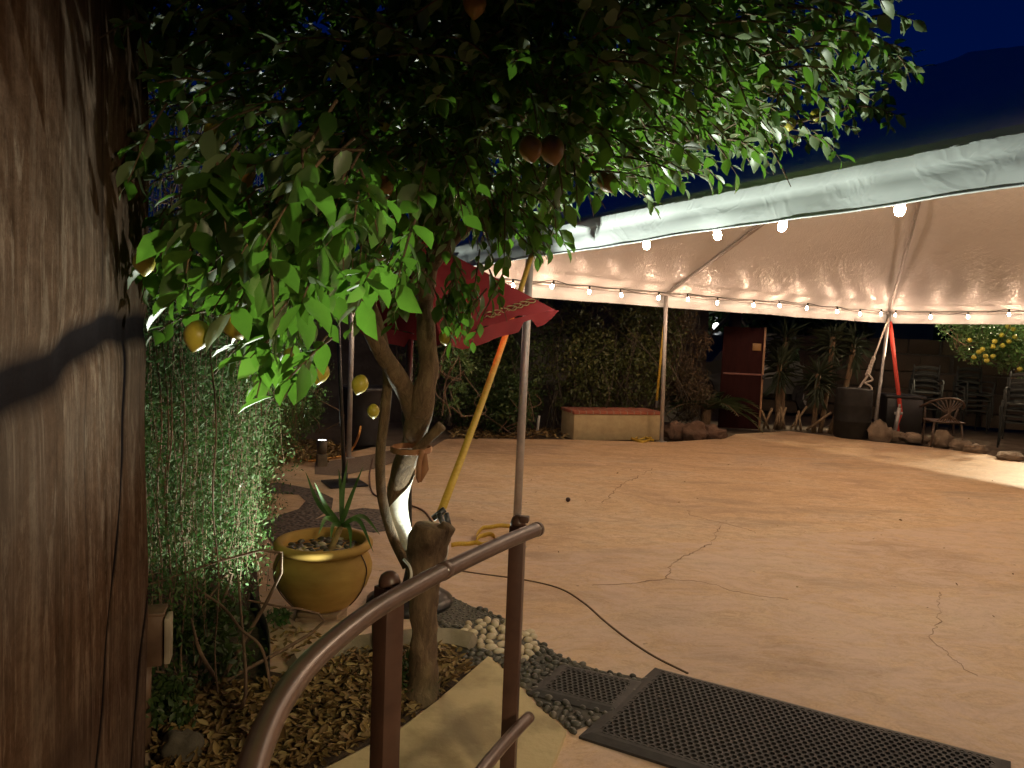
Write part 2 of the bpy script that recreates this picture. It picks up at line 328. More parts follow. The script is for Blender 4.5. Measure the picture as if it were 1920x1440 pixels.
nu, nv = 220, 260; WL = (WN - WE).length; vs = []; jm = []
zz = np.linspace(-.1, 4, nv + 1); ss = WL * np.linspace(0, 1, nu + 1) ** 1.15; SS, ZZ = np.meshgrid(ss, zz); SJ = SS + .02 * np.sin(ZZ * 23) * .3; rec = np.zeros_like(SS); msk = np.zeros_like(SS)
for k, (pts, w_, dp) in enumerate(jp):
    dm = np.min([np.hypot(SJ - q.x, ZZ + .014 * np.sin(SS * 6 + k) + .005 * np.sin(SS * 17 + 2 * k) - q.y) for q in pts], axis=0); g_ = np.exp(-(dm / w_ * 1.1) ** 2); rec += dp * g_ * (.3 if k < 2 else .25 if k < 4 else 0); msk = np.maximum(msk, g_ * (1 if k < 4 else .55))
for j in range(nv + 1):
    z = zz[j]
    for i in range(nu + 1):
        s = ss[i]; edge = max(0, 1 - s / .14); h = .02 * noise.noise(Vector((s * 2, z * .9, 3))) + .006 * noise.noise(Vector((s * 9, z * 2, 1))) - rec[j, i]
        sp = s + edge * .03 * noise.noise(Vector((z * 2.2, 0, 5))); h -= edge ** 2 * .06; q = WE + wd * sp + wn * h; vs.append((q.x, q.y, z)); jm.append(float(msk[j, i]))
b = MB(); W1 = nu + 1; fs = [(j * W1 + i, j * W1 + i + 1, (j + 1) * W1 + i + 1, (j + 1) * W1 + i) for j in range(nv) for i in range(nu)]
b.add(vs, fs)
far = [tuple(Vector(vs[j * W1]) - Vector((wn.x, wn.y, 0)) * .5) for j in range(nv + 1)]   # end face and body
b.add([vs[j * W1] for j in range(nv + 1)] + far, [(j, j + 1, nv + 2 + j, nv + 1 + j) for j in range(nv)])
bk = WN - wn * .5; b.add([far[0], far[-1], (bk.x, bk.y, 4), (bk.x, bk.y, -.1)], [(0, 1, 2, 3)])
b.add([vs[nv * W1], vs[nv * W1 + nu], (bk.x, bk.y, 4), far[-1]], [(0, 1, 2, 3)])
wall = tag(b.build('stone_wall', m_wall), 'tall brown painted wall scored into rough stone shapes, beside the handrail', 'wall')
at = wall.data.attributes.new('joint', 'FLOAT', 'POINT'); at.data.foreach_set('value', jm + [0.0] * (len(b.v) - len(jm)))
# electrical box and conduit at the end of the wall
bx = P(286, 1195, 2.66); root = empty('electrical_box', (bx.x, bx.y, 0), 'brown painted outdoor electrical box with conduit at the end of the stone wall', 'electrical box')
m_box = M('brown_box', (.13, .075, .045), (.2, .12, .075), 8, .5, .3, .004); ang = math.atan2(wd.y, wd.x)
MB().box((bx.x, bx.y, bx.z), (.085, .075, .19), ang, .006).build('box', m_box, root, auto=30)
MB().box((bx.x + .054 * wn.x + .0, bx.y + .054 * wn.y, bx.z - .005), (.08, .02, .17), ang, .004).build('cover', M('cover_plate', (.45, .38, .28), (.55, .48, .36), 9, .4), root, auto=30)
MB().box((bx.x, bx.y, bx.z + .1), (.10, .09, .014), ang, .003).build('lid', m_box, root, auto=30)
MB().tube([(bx.x - .02, bx.y, bx.z - .09), (bx.x - .022, bx.y, .2), (bx.x - .02, bx.y, -.02)], .017, 10).build('conduit', m_box, root)

# ------------------------------------------------------------------ tent
mA = R(31.0); mv = Vector((math.cos(mA), math.sin(mA), 0)); nvv = Vector((math.sin(mA), -math.cos(mA), 0))
C0 = Vector((-1.94, 8.95, 0)); TL, TW, VH = 10.65, 8.6, .225
def T(a, c, z=0): return C0 + mv * a + nvv * c + Vector((0, 0, z))
AP = P(1790, 100, 8.0)
def ez(a, c): a /= TL; c /= TW; return 2.31 * (1 - a) * (1 - c) + 2.275 * a * (1 - c) + 2.30 * a * c + 2.425 * (1 - a) * c
def TE(a, c, dz=0): return T(a, c, ez(a, c) + dz)
def vinyl(name, col, rough, sc, bs_):
    mt, nt, bs, _ = newmat(name); v = coords(nt, (1, 1, 1)); vd = coords(nt, (1.2, 6, 3), (0, 0, R(58)))
    a = ns(nt, vd, sc, 4, .55, .8); b_ = ns(nt, v, sc * 2, 5, .55, 1.2); bs.inputs['Base Color'].default_value = (*col, 1)
    cz_ = ns(nt, coords(nt, (5, .5, 3), (.3, .2, R(-25))), sc * 1.6, 3, .5, 1.5); cr_ = ramp(nt, cz_, [(.44, (0,) * 3), (.5, (1,) * 3), (.56, (0,) * 3)])
    c = mixc(nt, ramp(nt, b_, [(.35, (.0,) * 3), (.7, (.25,) * 3)]), col, tuple(x * .8 for x in col)); nt.links.new(c, bs.inputs['Base Color'])
    bs.inputs['Roughness'].default_value = rough; bump(nt, bs, mixc(nt, .22, mixc(nt, .35, a, b_), cr_), bs_ * 1.5, .05); return mt
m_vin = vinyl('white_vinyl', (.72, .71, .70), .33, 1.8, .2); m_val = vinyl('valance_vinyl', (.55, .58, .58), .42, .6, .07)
m_alu = M('tent_aluminium', (.40, .385, .37), (.50, .48, .46), 20, .48, metal=.6)
tent = empty('party_tent', T(TL * .5, TW * .5), 'large white peaked party tent on metal poles over the patio', 'tent')
b = MB()
cor = [TE(0, 0), TE(TL, 0), TE(TL, TW), TE(0, TW)]; K = 26
for i in range(4):
    a, c = cor[i], cor[(i + 1) % 4]; o = len(b.v); vs = []
    for j in range(K + 1):
        t = j / K
        for k in range(K + 1):
            s = k / K; e = a.lerp(c, s); p = e.lerp(AP, t); sag = .16 * math.sin(math.pi * t) * (1 - abs(2 * s - 1) ** 3) if 0 < t < 1 else 0
            zr = .012 * noise.noise(p * 2.5) * (1 if 0 < t < 1 else 0)
            if t > .93: zr -= (t - .93) * 2.0
            vs.append(p + Vector((0, 0, -sag * .6 + zr)))
    b.add(vs, [(j * (K + 1) + k, j * (K + 1) + k + 1, (j + 1) * (K + 1) + k + 1, (j + 1) * (K + 1) + k) for j in range(K) for k in range(K)])
b.build('roof', m_vin, tent)
b = MB()
for i in range(4):
    a, c = cor[i], cor[(i + 1) % 4]; n_ = 120; out = ((a + c) / 2 - AP); out.z = 0; out.normalize(); vs = []
    for r_ in range(6):
        for k in range(n_ + 1):
            p = a.lerp(c, k / n_); z = p.z + .005 - VH * r_ / 5; wv = .022 * noise.noise(Vector((p.x * 1.6, p.y * 1.6, r_ * .25))) + .012 * noise.noise(Vector((p.x * 6, p.y * 6, r_ * .5)))
            ofs = .045 + (0 if r_ else -.03) + wv * (r_ > 0) + (.02 if r_ == 1 else 0) - (.012 if r_ == 2 else 0)
            vs.append((p.x + out.x * ofs, p.y + out.y * ofs, z + (.012 * noise.noise(Vector((p.x * 1.1, p.y * 1.1, 9))) if r_ == 5 else 0)))
    b.add(vs, [(r_ * (n_ + 1) + k, r_ * (n_ + 1) + k + 1, (r_ + 1) * (n_ + 1) + k + 1, (r_ + 1) * (n_ + 1) + k) for r_ in range(5) for k in range(n_)])
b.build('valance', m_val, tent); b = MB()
for i in range(4):
    a, c = cor[i], cor[(i + 1) % 4]; out = ((a + c) / 2 - AP); out.z = 0; out.normalize()
    b.tube([Vector((p.x + out.x * (.047 + .022 * noise.noise(Vector((p.x * 1.6, p.y * 1.6, 1.25))) + .012 * noise.noise(Vector((p.x * 6, p.y * 6, 2.5)))), p.y + out.y * (.047 + .022 * noise.noise(Vector((p.x * 1.6, p.y * 1.6, 1.25))) + .012 * noise.noise(Vector((p.x * 6, p.y * 6, 2.5)))), p.z + .005 - VH + .012 * noise.noise(Vector((p.x * 1.1, p.y * 1.1, 9))))) for p in (a.lerp(c, k / 120) for k in range(121))], .005, 6)
b.build('hem', m_val, tent)
tops = {'c0': TE(0, 0, -.04), 'p2': TE(4.95, 0, -.04), 'p3': TE(TL, 0, -.04), 'p1': TE(0, 3.95, -.04), 'd': TE(0, TW, -.04), 'e': TE(TL, TW, -.04), 'rm': TE(TL, TW / 2, -.04), 'dm': TE(TL / 2, TW, -.04)}
bases = {k: Vector((p.x, p.y, 0)) for k, p in tops.items()}
bases['p1'] = G(967, 1024); bases['p2'] = G(1240, 828); bases['p3'] = G(1639, 812)
for k in tops:
    MB().tube([bases[k], tops[k]], .031, 14).build('pole', m_alu, tent)
    q = AP.copy(); q.z -= .1; MB().tube([tops[k] + Vector((0, 0, .01)), tops[k].lerp(q, .5) - Vector((0, 0, .03 + .08)), q], .026, 10).build('rafter', m_alu, tent)
    MB().box(bases[k] + Vector((0, 0, .004)), (.12, .12, .008), mA, .002).build('base_plate', m_alu, tent, auto=30)
for a, c in ((0, 1), (1, 2), (2, 3), (3, 0)):
    ins = lambda p: p + (AP - p).normalized() * .05
    MB().tube([ins(cor[a]) - Vector((0, 0, .05)), ins(cor[c]) - Vector((0, 0, .05))], .024, 10).build('eave_rail', m_alu, tent)

# ------------------------------------------------------------------ string lights
def emit(name, col, st):
    mt, nt, bs, out = newmat(name); e = nd(nt, 'ShaderNodeEmission', i_Strength=st); e.inputs[0].default_value = (*col, 1); nt.links.new(e.outputs[0], out.inputs[0]); return mt
BULB = 215
m_bulb = emit('bulb_glow', (1, .64, .43), BULB); m_black = M('black_rubber', (.012,) * 3, (.025,) * 3, 20, .5)
bulb_me = sock_me = None
def string(pts, label, zc):
    global bulb_me, sock_me
    root = empty('string_light', pts[0], label, 'string light', 'warm bulb strings hung along the tent eaves')
    cordp = []
    for i, p in enumerate(pts):
        cordp.append(p + Vector((0, 0, .085)))
        if i < len(pts) - 1: cordp.append(p.lerp(pts[i + 1], .5) + Vector((0, 0, .085 - random.uniform(.01, .05))))
    MB().tube(smooth_path(cordp, 4), .005, 5).build('cord', m_black, root)
    for p in pts:
        if bulb_me is None:
            o = MB().lathe([(.004, -.031), (.014, -.026), (.021, -.012), (.021, .002), (.016, .018), (.011, .03)], tuple(p), 12).build('bulb', m_bulb, root)
            me = o.data
            for q in me.vertices: q.co -= p - root.location
            o.location = p - root.location; bulb_me = me
            k = MB().lathe([(.013, .0), (.015, .03), (.012, .055), (.004, .06)], (0, 0, .028), 10).build('socket', m_black); k.parent = o; sock_me = k.data
        else:
            o = bpy.data.objects.new('bulb', bulb_me); COL.objects.link(o); o.parent = root; o.location = p - root.location
            k = bpy.data.objects.new('socket', sock_me); COL.objects.link(k); k.parent = o
        o.rotation_euler = (random.gauss(0, .12), random.gauss(0, .12), 0)
def along_px(p0, dirv, px):           # parameter on a horizontal line where it meets a photo column
    lo, hi = 0.0, 11.0
    def col(t):
        q = p0 + dirv * t; d = q - Vector((0, 0, CAMH)); return 960 + FPX * d.dot(er) / max(d.dot(fw), .01)
    for _ in range(50):
        mid = (lo + hi) / 2
        if (col(mid) < px): lo = mid
        else: hi = mid
    return lo
LD = -.085
Lp = TE(TL / 2, .11, LD); Lp.x, Lp.y = T(0, .24).x, T(0, .24).y; ts = sorted(along_px(Lp, mv, x) for x in (905, 962, 1035, 1105, 1165, 1235, 1290, 1345, 1413, 1462, 1513, 1570, 1613, 1652))
jit = lambda: random.uniform(-.03, .02)
string([TE(max(.25, t), .24, LD + jit()) for t in [.35, .95, 1.5] + [t for t in ts if t > 1.9]], 'longest string of glowing bulbs, under the far left eave of the tent above the hedge', 0)
string([TE(TL - .24, t, LD + jit()) for t in (.28, .95, 1.6, 2.25, 2.9, 3.6, 4.3, 5.0, 5.7, 6.4, 7.1, 7.8)], 'string of glowing bulbs from the tent corner with the red strap towards the fruiting tree', 0)
Np = TE(0, 5.5, -VH - .005); Np.x, Np.y = T(.02, 0).x, T(.02, 0).y; tn = [along_px(Np, nvv, x) for x in (940, 1212, 1345, 1467, 1687)]
string([TE(.02, t, -VH - .005) for t in [.6, 1.4, 2.2] + tn + [tn[-1] + .7]], 'string of widely spaced bulbs peeping below the near valance of the tent', 0)
string([TE(t, TW - .11, LD) for t in np.arange(5.0, 10.4, .6)], 'string of bulbs under the tent eave above the camera side of the patio', 0)

# ------------------------------------------------------------------ tie-down straps and ropes
m_yel = M('yellow_webbing', (.50, .32, .03), (.60, .41, .05), 60, .6); m_red = M('red_webbing', (.55, .05, .03), (.65, .07, .045), 60, .6)
m_steel = M('dark_steel', (.05, .05, .05), (.1, .1, .1), 30, .4, metal=.8); m_rope = M('white_rope', (.5, .43, .36), (.65, .57, .5), 80, .8, .6, .003)
toC = lambda p: (Vector((0, 0, CAMH)) - Vector(p)).normalized()
sa, sb = TE(0.02, 3.98, -.12), P(826, 962, 3.27)
root = empty('tie_down_strap', (sb.x, sb.y, 0), 'taut yellow ratchet strap from the tent eave down to the cut stump', 'strap')
MB().ribbon([sa.lerp(sb, k / 12) + Vector((0, 0, -.05 * math.sin(math.pi * k / 12))) for k in range(13)], .036, toC(sa.lerp(sb, .5)), .002).build('webbing', m_yel, root)
bb = MB(); bb.tube([P(812, 972, 3.27), P(834, 955, 3.27)], .014, 8); bb.tube([P(822, 962, 3.25), P(838, 998, 3.25)], .012, 8); bb.tube([P(836, 962, 3.29), P(843, 992, 3.29)], .013, 8); bb.tube([P(838, 995, 3.25), P(822, 985, 3.25)], .006, 6); bb.build('ratchet', m_steel, root)
tl = smooth_path([G(x, y, .02) for x, y in ((846, 1022), (885, 1018), (908, 1020), (926, 1016), (926, 1004), (906, 1003), (893, 1012), (898, 996), (915, 988), (955, 986), (1003, 990))], 6)
root2 = empty('strap_tail', tl[0], 'loose end of yellow strap curled on the patio beside the nearest tent pole', 'strap')
bb = MB(); bb.ribbon([p + Vector((0, 0, .004 * math.sin(i))) for i, p in enumerate(tl)], .034, [((tl[min(i + 1, len(tl) - 1)] - tl[max(i - 1, 0)]).cross(Vector((0, 0, 1)))).normalized() for i in range(len(tl))], .002); bb.build('webbing', m_yel, root2)
cl = smooth_path([G(x, y, .02) for x, y in ((1183, 822), (1196, 826), (1212, 820), (1222, 823), (1206, 828), (1190, 824), (1204, 819), (1226, 826))], 5)
bb = MB(); bb.ribbon(cl, .04, [((cl[min(i + 1, len(cl) - 1)] - cl[max(i - 1, 0)]).cross(Vector((0, 0, 1)))).normalized() for i in range(len(cl))], .004)
tag(bb.build('strap_coil', m_yel), 'small heap of yellow strap lying in front of the brick topped planter', 'strap')
p2t = tops['p2']; q2 = bases['p2'] + Vector((-.06, .25, .55))
root = empty('tie_down_strap', (q2.x, q2.y, 0), 'orange strap running down the middle tent pole by the planter', 'strap')
MB().ribbon([p2t + Vector((.03, .1, -.05)), q2], .035, toC(q2), .002).build('webbing', m_yel, root); MB().box(q2, (.06, .05, .12), .3, .01).build('ratchet', m_steel, root)
p3 = tops['p3']; e3 = P(1689, 775, 13.6); g3 = P(1684, 818, 13.6)
root = empty('tie_down_strap', (g3.x, g3.y, 0), 'red ratchet strap stretched from the far tent corner to the rocks', 'strap')
MB().ribbon([p3 + Vector((.03, 0, -.15)), e3], .07, toC(e3), .002).build('webbing', m_red, root)
MB().ribbon([e3, e3 + Vector((-.06, 0, -.2)), g3], .07, toC(e3), .003).build('loose_end', m_red, root)
MB().box(e3 + Vector((-.05, -.02, 0)), (.16, .04, .05), .2, .01).build('ratchet', m_alu, root)
ba = P(1606, 734, 13.5); kn = P(1638, 672, 13.5)
root = empty('rope', (ba.x, ba.y, 0), 'knotted white rope tied from the far tent corner to the black barrel', 'rope')
MB().tube([p3 + Vector((-.03, -.05, -.1)), kn], .016, 8).build('line', m_rope, root)
MB().tube([kn, P(1630, 700, 13.5), P(1606, 734, 13.5)], .022, 8).build('line', m_rope, root)
bb = MB()
for k in range(7): bb.ball(kn.lerp(P(1626, 702, 13.5), k / 6), (.035, .035, .045), 8, 6, .3, 6)
bb.build('knot', m_rope, root)
MB().tube(smooth_path([P(1627, 700, 13.45), P(1636, 712, 13.45), P(1622, 718, 13.45), P(1632, 724, 13.45), P(1634, 734, 13.45), P(1622, 736, 13.45)], 5), .017, 7).build('loose_end', m_rope, root)

# ------------------------------------------------------------------ handrail
m_pipe = M('brown_pipe', (.075, .045, .035), (.11, .065, .05), 14, .28, .15, .002, spec=.6); m_post = M('brown_post', (.055, .026, .018), (.085, .042, .028), 10, .42, .2, .003)
RZ = 1.0
rp = [G(1008, 992, RZ), G(960, 1011, RZ), G(900, 1038, RZ), G(830, 1072, RZ), G(770, 1104, RZ), G(705, 1142, RZ), G(640, 1190, RZ), G(575, 1250, RZ), G(525, 1318, RZ), G(488, 1395, RZ), G(462, 1480, RZ), G(448, 1560, RZ)]
root = empty('handrail', G(966, 1520), 'curved dark brown pipe handrail on two square posts beside the path', 'handrail')
MB().tube(smooth_path(rp, 6), .0215, 20).build('top_rail', m_pipe, root)
bb = MB(); e0 = rp[0]; dr = (rp[0] - rp[1]).normalized(); bb.tube([e0 - dr * .01, e0 + dr * .004], .0225, 20); bb.build('end_cap', m_pipe, root)
bb = MB(); q = G(838, 1068, RZ); q1 = G(828, 1073, RZ); bb.tube([q, q1], .0225, 20); bb.build('weld_collar', m_pipe, root)
for (tx, ty), Yd, sz, rz in (((972, 968), 2.42, .05, -.18), ((731, 1075), 1.72, .052, -.75)):
    t = P(tx, ty, Yd); bb = MB(); ov = Vector((0, 0, 0))
    bb.box((t.x, t.y, t.z / 2 - .03), (sz, sz, t.z - .0 + .06 - .06), rz, .003)
    po = bb.build('post', m_post, root, auto=30)
    bb = MB(); bb.lathe([(sz * .5, 0), (sz * .5, .012), (sz * .40, .026), (sz * .2, .034), (.002, .036)], (t.x, t.y, t.z - .03), 14); bb.build('cap', m_post, po)
    MB().box((t.x + .02, t.y - .012, RZ - .01), (.03, .03, .02), rz, .003).build('bracket', m_post, po)
lr = [P(992, 1345, 2.34), P(960, 1378, 2.2), P(915, 1430, 2.0), P(880, 1480, 1.85), P(830, 1560, 1.6)]
MB().tube(smooth_path(lr, 5), .019, 16).build('lower_rail', m_pipe, root)

# ------------------------------------------------------------------ rubber mats with holes
m_rub = M('mat_rubber', (.022, .020, .018), (.04, .036, .032), 25, .6, .3, .003)
def mat(A, B, D, label, pitch=.028):
    A, B, D = (Vector((p.x, p.y, 0)) for p in (A, B, D)); u = D - A; v = B - A; lu, lv = u.length, v.length; u.normalize(); v.normalize(); bd = .05; th = .016; z0 = .010
    nx, ny = int((lu - 2 * bd) / pitch), int((lv - 2 * bd) / (pitch * .9)); px_, py_ = (lu - 2 * bd) / (nx + .5), (lv - 2 * bd) / ny; b = MB()
    def W(s, t, z): q = A + u * s + v * t; return (q.x, q.y, z0 + z + .004 * noise.noise(q * 2.2))
    NS = 8
    for j in range(ny):
        for i in range(nx):
            x0 = bd + (i + .5 * (j % 2)) * px_; y0 = bd + j * py_; cx, cy = x0 + px_ / 2, y0 + py_ / 2; rr = pitch * .36
            sq = [(x0 + px_, cy), (x0 + px_, y0 + py_), (cx, y0 + py_), (x0, y0 + py_), (x0, cy), (x0, y0), (cx, y0), (x0 + px_, y0)]
            vs = [W(a, c, th) for a, c in sq] + [W(cx + rr * math.cos(k * math.pi / 4), cy + rr * math.sin(k * math.pi / 4), th + .002) for k in range(NS)] + [W(cx + rr * math.cos(k * math.pi / 4), cy + rr * math.sin(k * math.pi / 4), .0) for k in range(NS)]
            b.add(vs, [(k, (k + 1) % 8, 8 + (k + 1) % 8, 8 + k) for k in range(8)] + [(8 + k, 8 + (k + 1) % 8, 16 + (k + 1) % 8, 16 + k) for k in range(8)])
    body = b
    ring = [(0, 0, 0, .002), (1, 0, 0, 0)]
    n_ = 24
    def loop(o, z):
        c = [(o, o), (lu - o, o), (lu - o, lv - o), (o, lv - o)]; out = []
        for k in range(4):
            a, d = c[k], c[(k + 1) % 4]; out += [W(a[0] + (d[0] - a[0]) * i / n_, a[1] + (d[1] - a[1]) * i / n_, z) for i in range(n_)]
        return out
    L_ = [loop(0, -.009), loop(0.0, .002), loop(.035, th - .002), loop(bd + px_ * .55, th + .0005), ]
    n4 = 4 * n_; vs = sum(L_, []); body.add(vs, [(r_ * n4 + k, r_ * n4 + (k + 1) % n4, (r_ + 1) * n4 + (k + 1) % n4, (r_ + 1) * n4 + k) for r_ in range(3) for k in range(n4)])
    return tag(body.build('rubber_mat', m_rub, smooth=False), label, 'floor mat')
mA_, mB_, mD_ = G(1228, 1256), G(1085, 1385), G(1895, 1432)
mat(mA_, mB_, mD_, 'large black rubber mat full of round holes lying at the patio edge')
mat(G(1052, 1250), G(986, 1305), G(1215, 1286), 'small black rubber mat full of holes lying on the dark pebbles', .026)

# ------------------------------------------------------------------ yellow pot with yucca
pc = G(604, 1150); pc.z = 0
m_pot = M('mustard_glaze', (.30, .18, .04), (.46, .30, .08), 4, .7, .25, .006, spec=.3, stretch=(1, 1, 3), lo=.3, hi=.7)
root = empty('ceramic_pot', pc, 'round mustard yellow glazed pot with rolled rim, filled with stones', 'pot')
MB().lathe([(0.022, 0.054), (0.146, 0.054), (0.162, 0.067), (0.196, 0.108), (0.241, 0.173), (0.264, 0.238), (0.267, 0.281), (0.252, 0.324), (0.233, 0.351), (0.226, 0.365)], pc, 48).build('bowl', m_pot, root)
MB().lathe([(0.226, 0.363), (0.252, 0.372), (0.267, 0.387), (0.267, 0.404), (0.253, 0.419), (0.235, 0.421), (0.222, 0.413), (0.215, 0.389), (0.213, 0.356), (0.213, 0.324)], pc, 48, False).build('rim', m_pot, root)
MB().lathe([(0.011, 0.343), (0.213, 0.343)], pc, 32).build('soil', m_soil, root)
m_gln = M('brown_glaze', (.06, .03, .012), (.1, .05, .02), 9, .4)
def drip(a0):
    pts = [(pc.x + r_ * math.cos(a0 + dz), pc.y + r_ * math.sin(a0 + dz), z) for r_, z, dz in ((r * 1.12, z * 1.08, q_) for r, z, q_ in ((.206, .338, 0), (.228, .30, .01), (.241, .26, .0), (.2395, .22, -.03), (.219, .16, .01), (.18, .10, .06), (.148, .062, .05)))]
    MB().tube(smooth_path(pts, 4), .0035, 5).build('glaze_line', m_gln, root)
drip(R(215)); drip(R(-18))
tag(MB().box(pc + Vector((0, 0, .012)), (.27, .24, .024), .2, .004).box(pc + Vector((.02, -.02, .037)), (.22, .24, .025), -.1, .004).build('paver_block', M('paver', (.2, .13, .08), (.3, .21, .13), 9, .85, .4, .006), auto=30), 'two flat paving blocks under the yellow pot', 'paver')
bb = MB(); wb = MB()
for k, (x, y) in enumerate(scatter([(pc.x + .20 * math.cos(a), pc.y + .20 * math.sin(a)) for a in np.linspace(0, 6.2, 16)], .036, 120)):
    rot = Matrix.Rotation(random.uniform(0, 6), 3, 'Z') @ Matrix.Rotation(random.gauss(0, .4), 3, 'X'); t_ = wb if k % 9 == 0 else bb; t_.ball((x, y, .355 + random.uniform(0, .012)), (.028, .019, .014), 9, 6, .15, 4, rot)
for t_, mt_, l_ in ((bb, isl('pot_pebble', [(.05, .048, .04), (.09, .085, .075), (.06, .055, .05)], .4), 'smooth dark stones covering the soil in the yellow pot'), (wb, isl('pot_pebble_pale', [(.4, .36, .25), (.5, .45, .32)], .5), 'few cream stones among the dark ones in the yellow pot')):
    tag(t_.build('pebbles', mt_), l_, 'pebbles', kind='stuff')
yb = P(602, 1062, pc.y - .02); yt = P(640, 985, pc.y - .02)
root = empty('yucca', (yb.x, yb.y, .33), 'young yucca with a leaning ringed cane and sword leaves in the yellow pot', 'potted plant')
n_ = 22; MB().tube([yb.lerp(yt, k / n_) - Vector((0, 0, .03 * (1 - k / n_))) for k in range(n_ + 1)], [(.019 + .003 * (k % 2)) * (1 - .25 * k / n_) for k in range(n_ + 1)], 12).build('cane', M('yucca_cane', (.2, .13, .06), (.36, .27, .12), 25, .8, .5, .004), root)
m_yuc = LEAF('yucca_leaf', [(.05, .13, .035), (.085, .19, .05), (.06, .15, .05)], .2, .4)
def blade(path, w, par, name='leaf', mt=None):
    p = smooth_path(path, 6); n = len(p); bb = MB(); vs = []
    for i, q in enumerate(p):
        d = (p[min(i + 1, n - 1)] - p[max(i - 1, 0)]).normalized(); s = d.cross(toC(q)).normalized(); nn = s.cross(d)
        t = i / (n - 1); ww = w * min(1, .45 + t * 2.2) * (1 - max(0, t - .45) / .56) ** .8 + .0005
        vs += [q - s * ww * .5 + nn * ww * .16, q, q + s * ww * .5 + nn * ww * .16]
    bb.add(vs, [(i * 3 + k, i * 3 + k + 1, i * 3 + 4 + k, i * 3 + 3 + k) for i in range(n - 1) for k in range(2)]); return bb.build(name, mt or m_yuc, par)
for tipx, tipy, mx_, my_, dy in ((652, 862, 642, 930, .02), (680, 876, 655, 940, -.05), (573, 885, 598, 945, .1), (590, 905, 612, 950, -.1), (700, 1035, 672, 975, -.16), (712, 1002, 680, 968, .2), (597, 1002, 612, 972, -.25), (658, 1030, 655, 990, -.25), (635, 880, 640, 930, .2), (620, 1010, 625, 985, -.2)):
    blade([yt, P(mx_, my_, yt.y + dy * .5), P(tipx, tipy, yt.y + dy)], .025, root)

# ------------------------------------------------------------------ citrus tree
def bark_mat():
    mt, nt, bs, _ = newmat('citrus_bark'); v = coords(nt, (2, 2, .7)); a = ns(nt, v, 16, 8, .7, .8); c = ramp(nt, a, [(.3, (.075, .045, .024)), (.5, (.15, .095, .05)), (.7, (.24, .165, .09))])
    b_ = ns(nt, coords(nt), 3, 4); c = mixc(nt, ramp(nt, b_, [(.5, (0,) * 3), (.7, (.5,) * 3)]), c, (.09, .095, .035))
    nt.links.new(c, bs.inputs['Base Color']); bs.inputs['Roughness'].default_value = .85; bump(nt, bs, a, .8, .015); return mt
m_bark = bark_mat()
def white_mat():
    mt, nt, bs, _ = newmat('painted_rim_light'); v = coords(nt); a = ns(nt, v, 30, 6)
    nt.links.new(ramp(nt, a, [(.3, (.62, .61, .52)), (.7, (.80, .79, .70))]), bs.inputs['Base Color']); bs.inputs['Roughness'].default_value = .8; bump(nt, bs, ns(nt, coords(nt, (1, 1, 4)), 40), .5, .006); return mt
m_white = white_mat()
TY = 3.12; tb = G(790, 1288)
tree = empty('citrus_tree', (tb.x, tb.y, 0), 'leafy citrus tree with yellow fruit and a trunk coloured pale along its lamplit flank, rising beside the handrail', 'tree')
ppm = lambda w: w / FPX * TY / 2 * .86
b = MB()
def limb(pxs, ws, seg=16, nz=.16, nsc=9, n=7, bb=None):
    pts = smooth_path([P(x, y, Y) for x, y, Y in pxs], n); rad = lerp_list([ppm(q) for q in ws], n); (bb or b).tube(pts, rad, seg, nz=nz, nsc=nsc); return pts
limb([(788, 1312, TY), (792, 1270, TY), (795, 1200, TY), (796, 1130, TY), (797, 1060, TY), (806, 1010, TY), (810, 985, TY)], [84, 68, 60, 60, 72, 88, 70], 20, .28, 11)
limb([(800, 1050, TY + .02), (825, 1010, TY), (842, 985, TY)], [70, 48, 34], 14, .3, 14)     # cut stub
up = limb([(790, 1085, TY + .1), (768, 1040, TY + .28), (750, 990, TY + .34), (743, 940, TY + .34), (752, 890, TY + .3), (771, 840, TY + .2), (784, 790, TY + .08), (793, 740, TY), (803, 690, TY), (799, 620, TY), (797, 560, TY + .05), (815, 470, TY + .1), (850, 330, TY + .15), (905, 180, TY + .1), (940, 20, TY)], [40, 46, 44, 47, 52, 54, 56, 52, 44, 41, 38, 34, 30, 24, 16], 20, .16)
limb([(784, 815, TY + .12), (772, 765, TY + .04), (756, 725, TY - .02), (735, 690, TY - .1), (706, 640, TY - .2), (670, 560, TY - .3), (620, 470, TY - .5), (560, 380, TY - .8)], [36, 44, 42, 39, 35, 30, 24, 14], 16)
limb([(764, 1062, TY + .2), (738, 1010, TY + .24), (718, 940, TY + .12), (713, 860, TY + .03), (722, 770, TY), (727, 700, TY), (715, 620, TY - .05), (690, 540, TY - .1)], [26, 25, 23, 22, 22, 22, 18, 12], 12, .1)
limb([(782, 845, TY - .05), (800, 825, TY - .1), (828, 798, TY - .12)], [24, 20, 24], 10, .1)    # sawn branch end
limb([(797, 560, TY), (760, 430, TY - .1), (690, 300, TY - .2), (600, 150, TY - .4), (520, 20, TY - .6)], [34, 30, 24, 18, 10], 10)
limb([(806, 500, TY), (900, 400, TY), (1040, 330, TY), (1200, 270, TY + .1), (1400, 250, TY + .2), (1600, 200, TY + .2)], [34, 28, 24, 20, 14, 6], 10)
limb([(850, 330, TY), (1000, 200, TY), (1180, 100, TY), (1380, 40, TY), (1560, 0, TY)], [26, 22, 18, 12, 6], 10)
b.build('trunk', m_bark, tree)
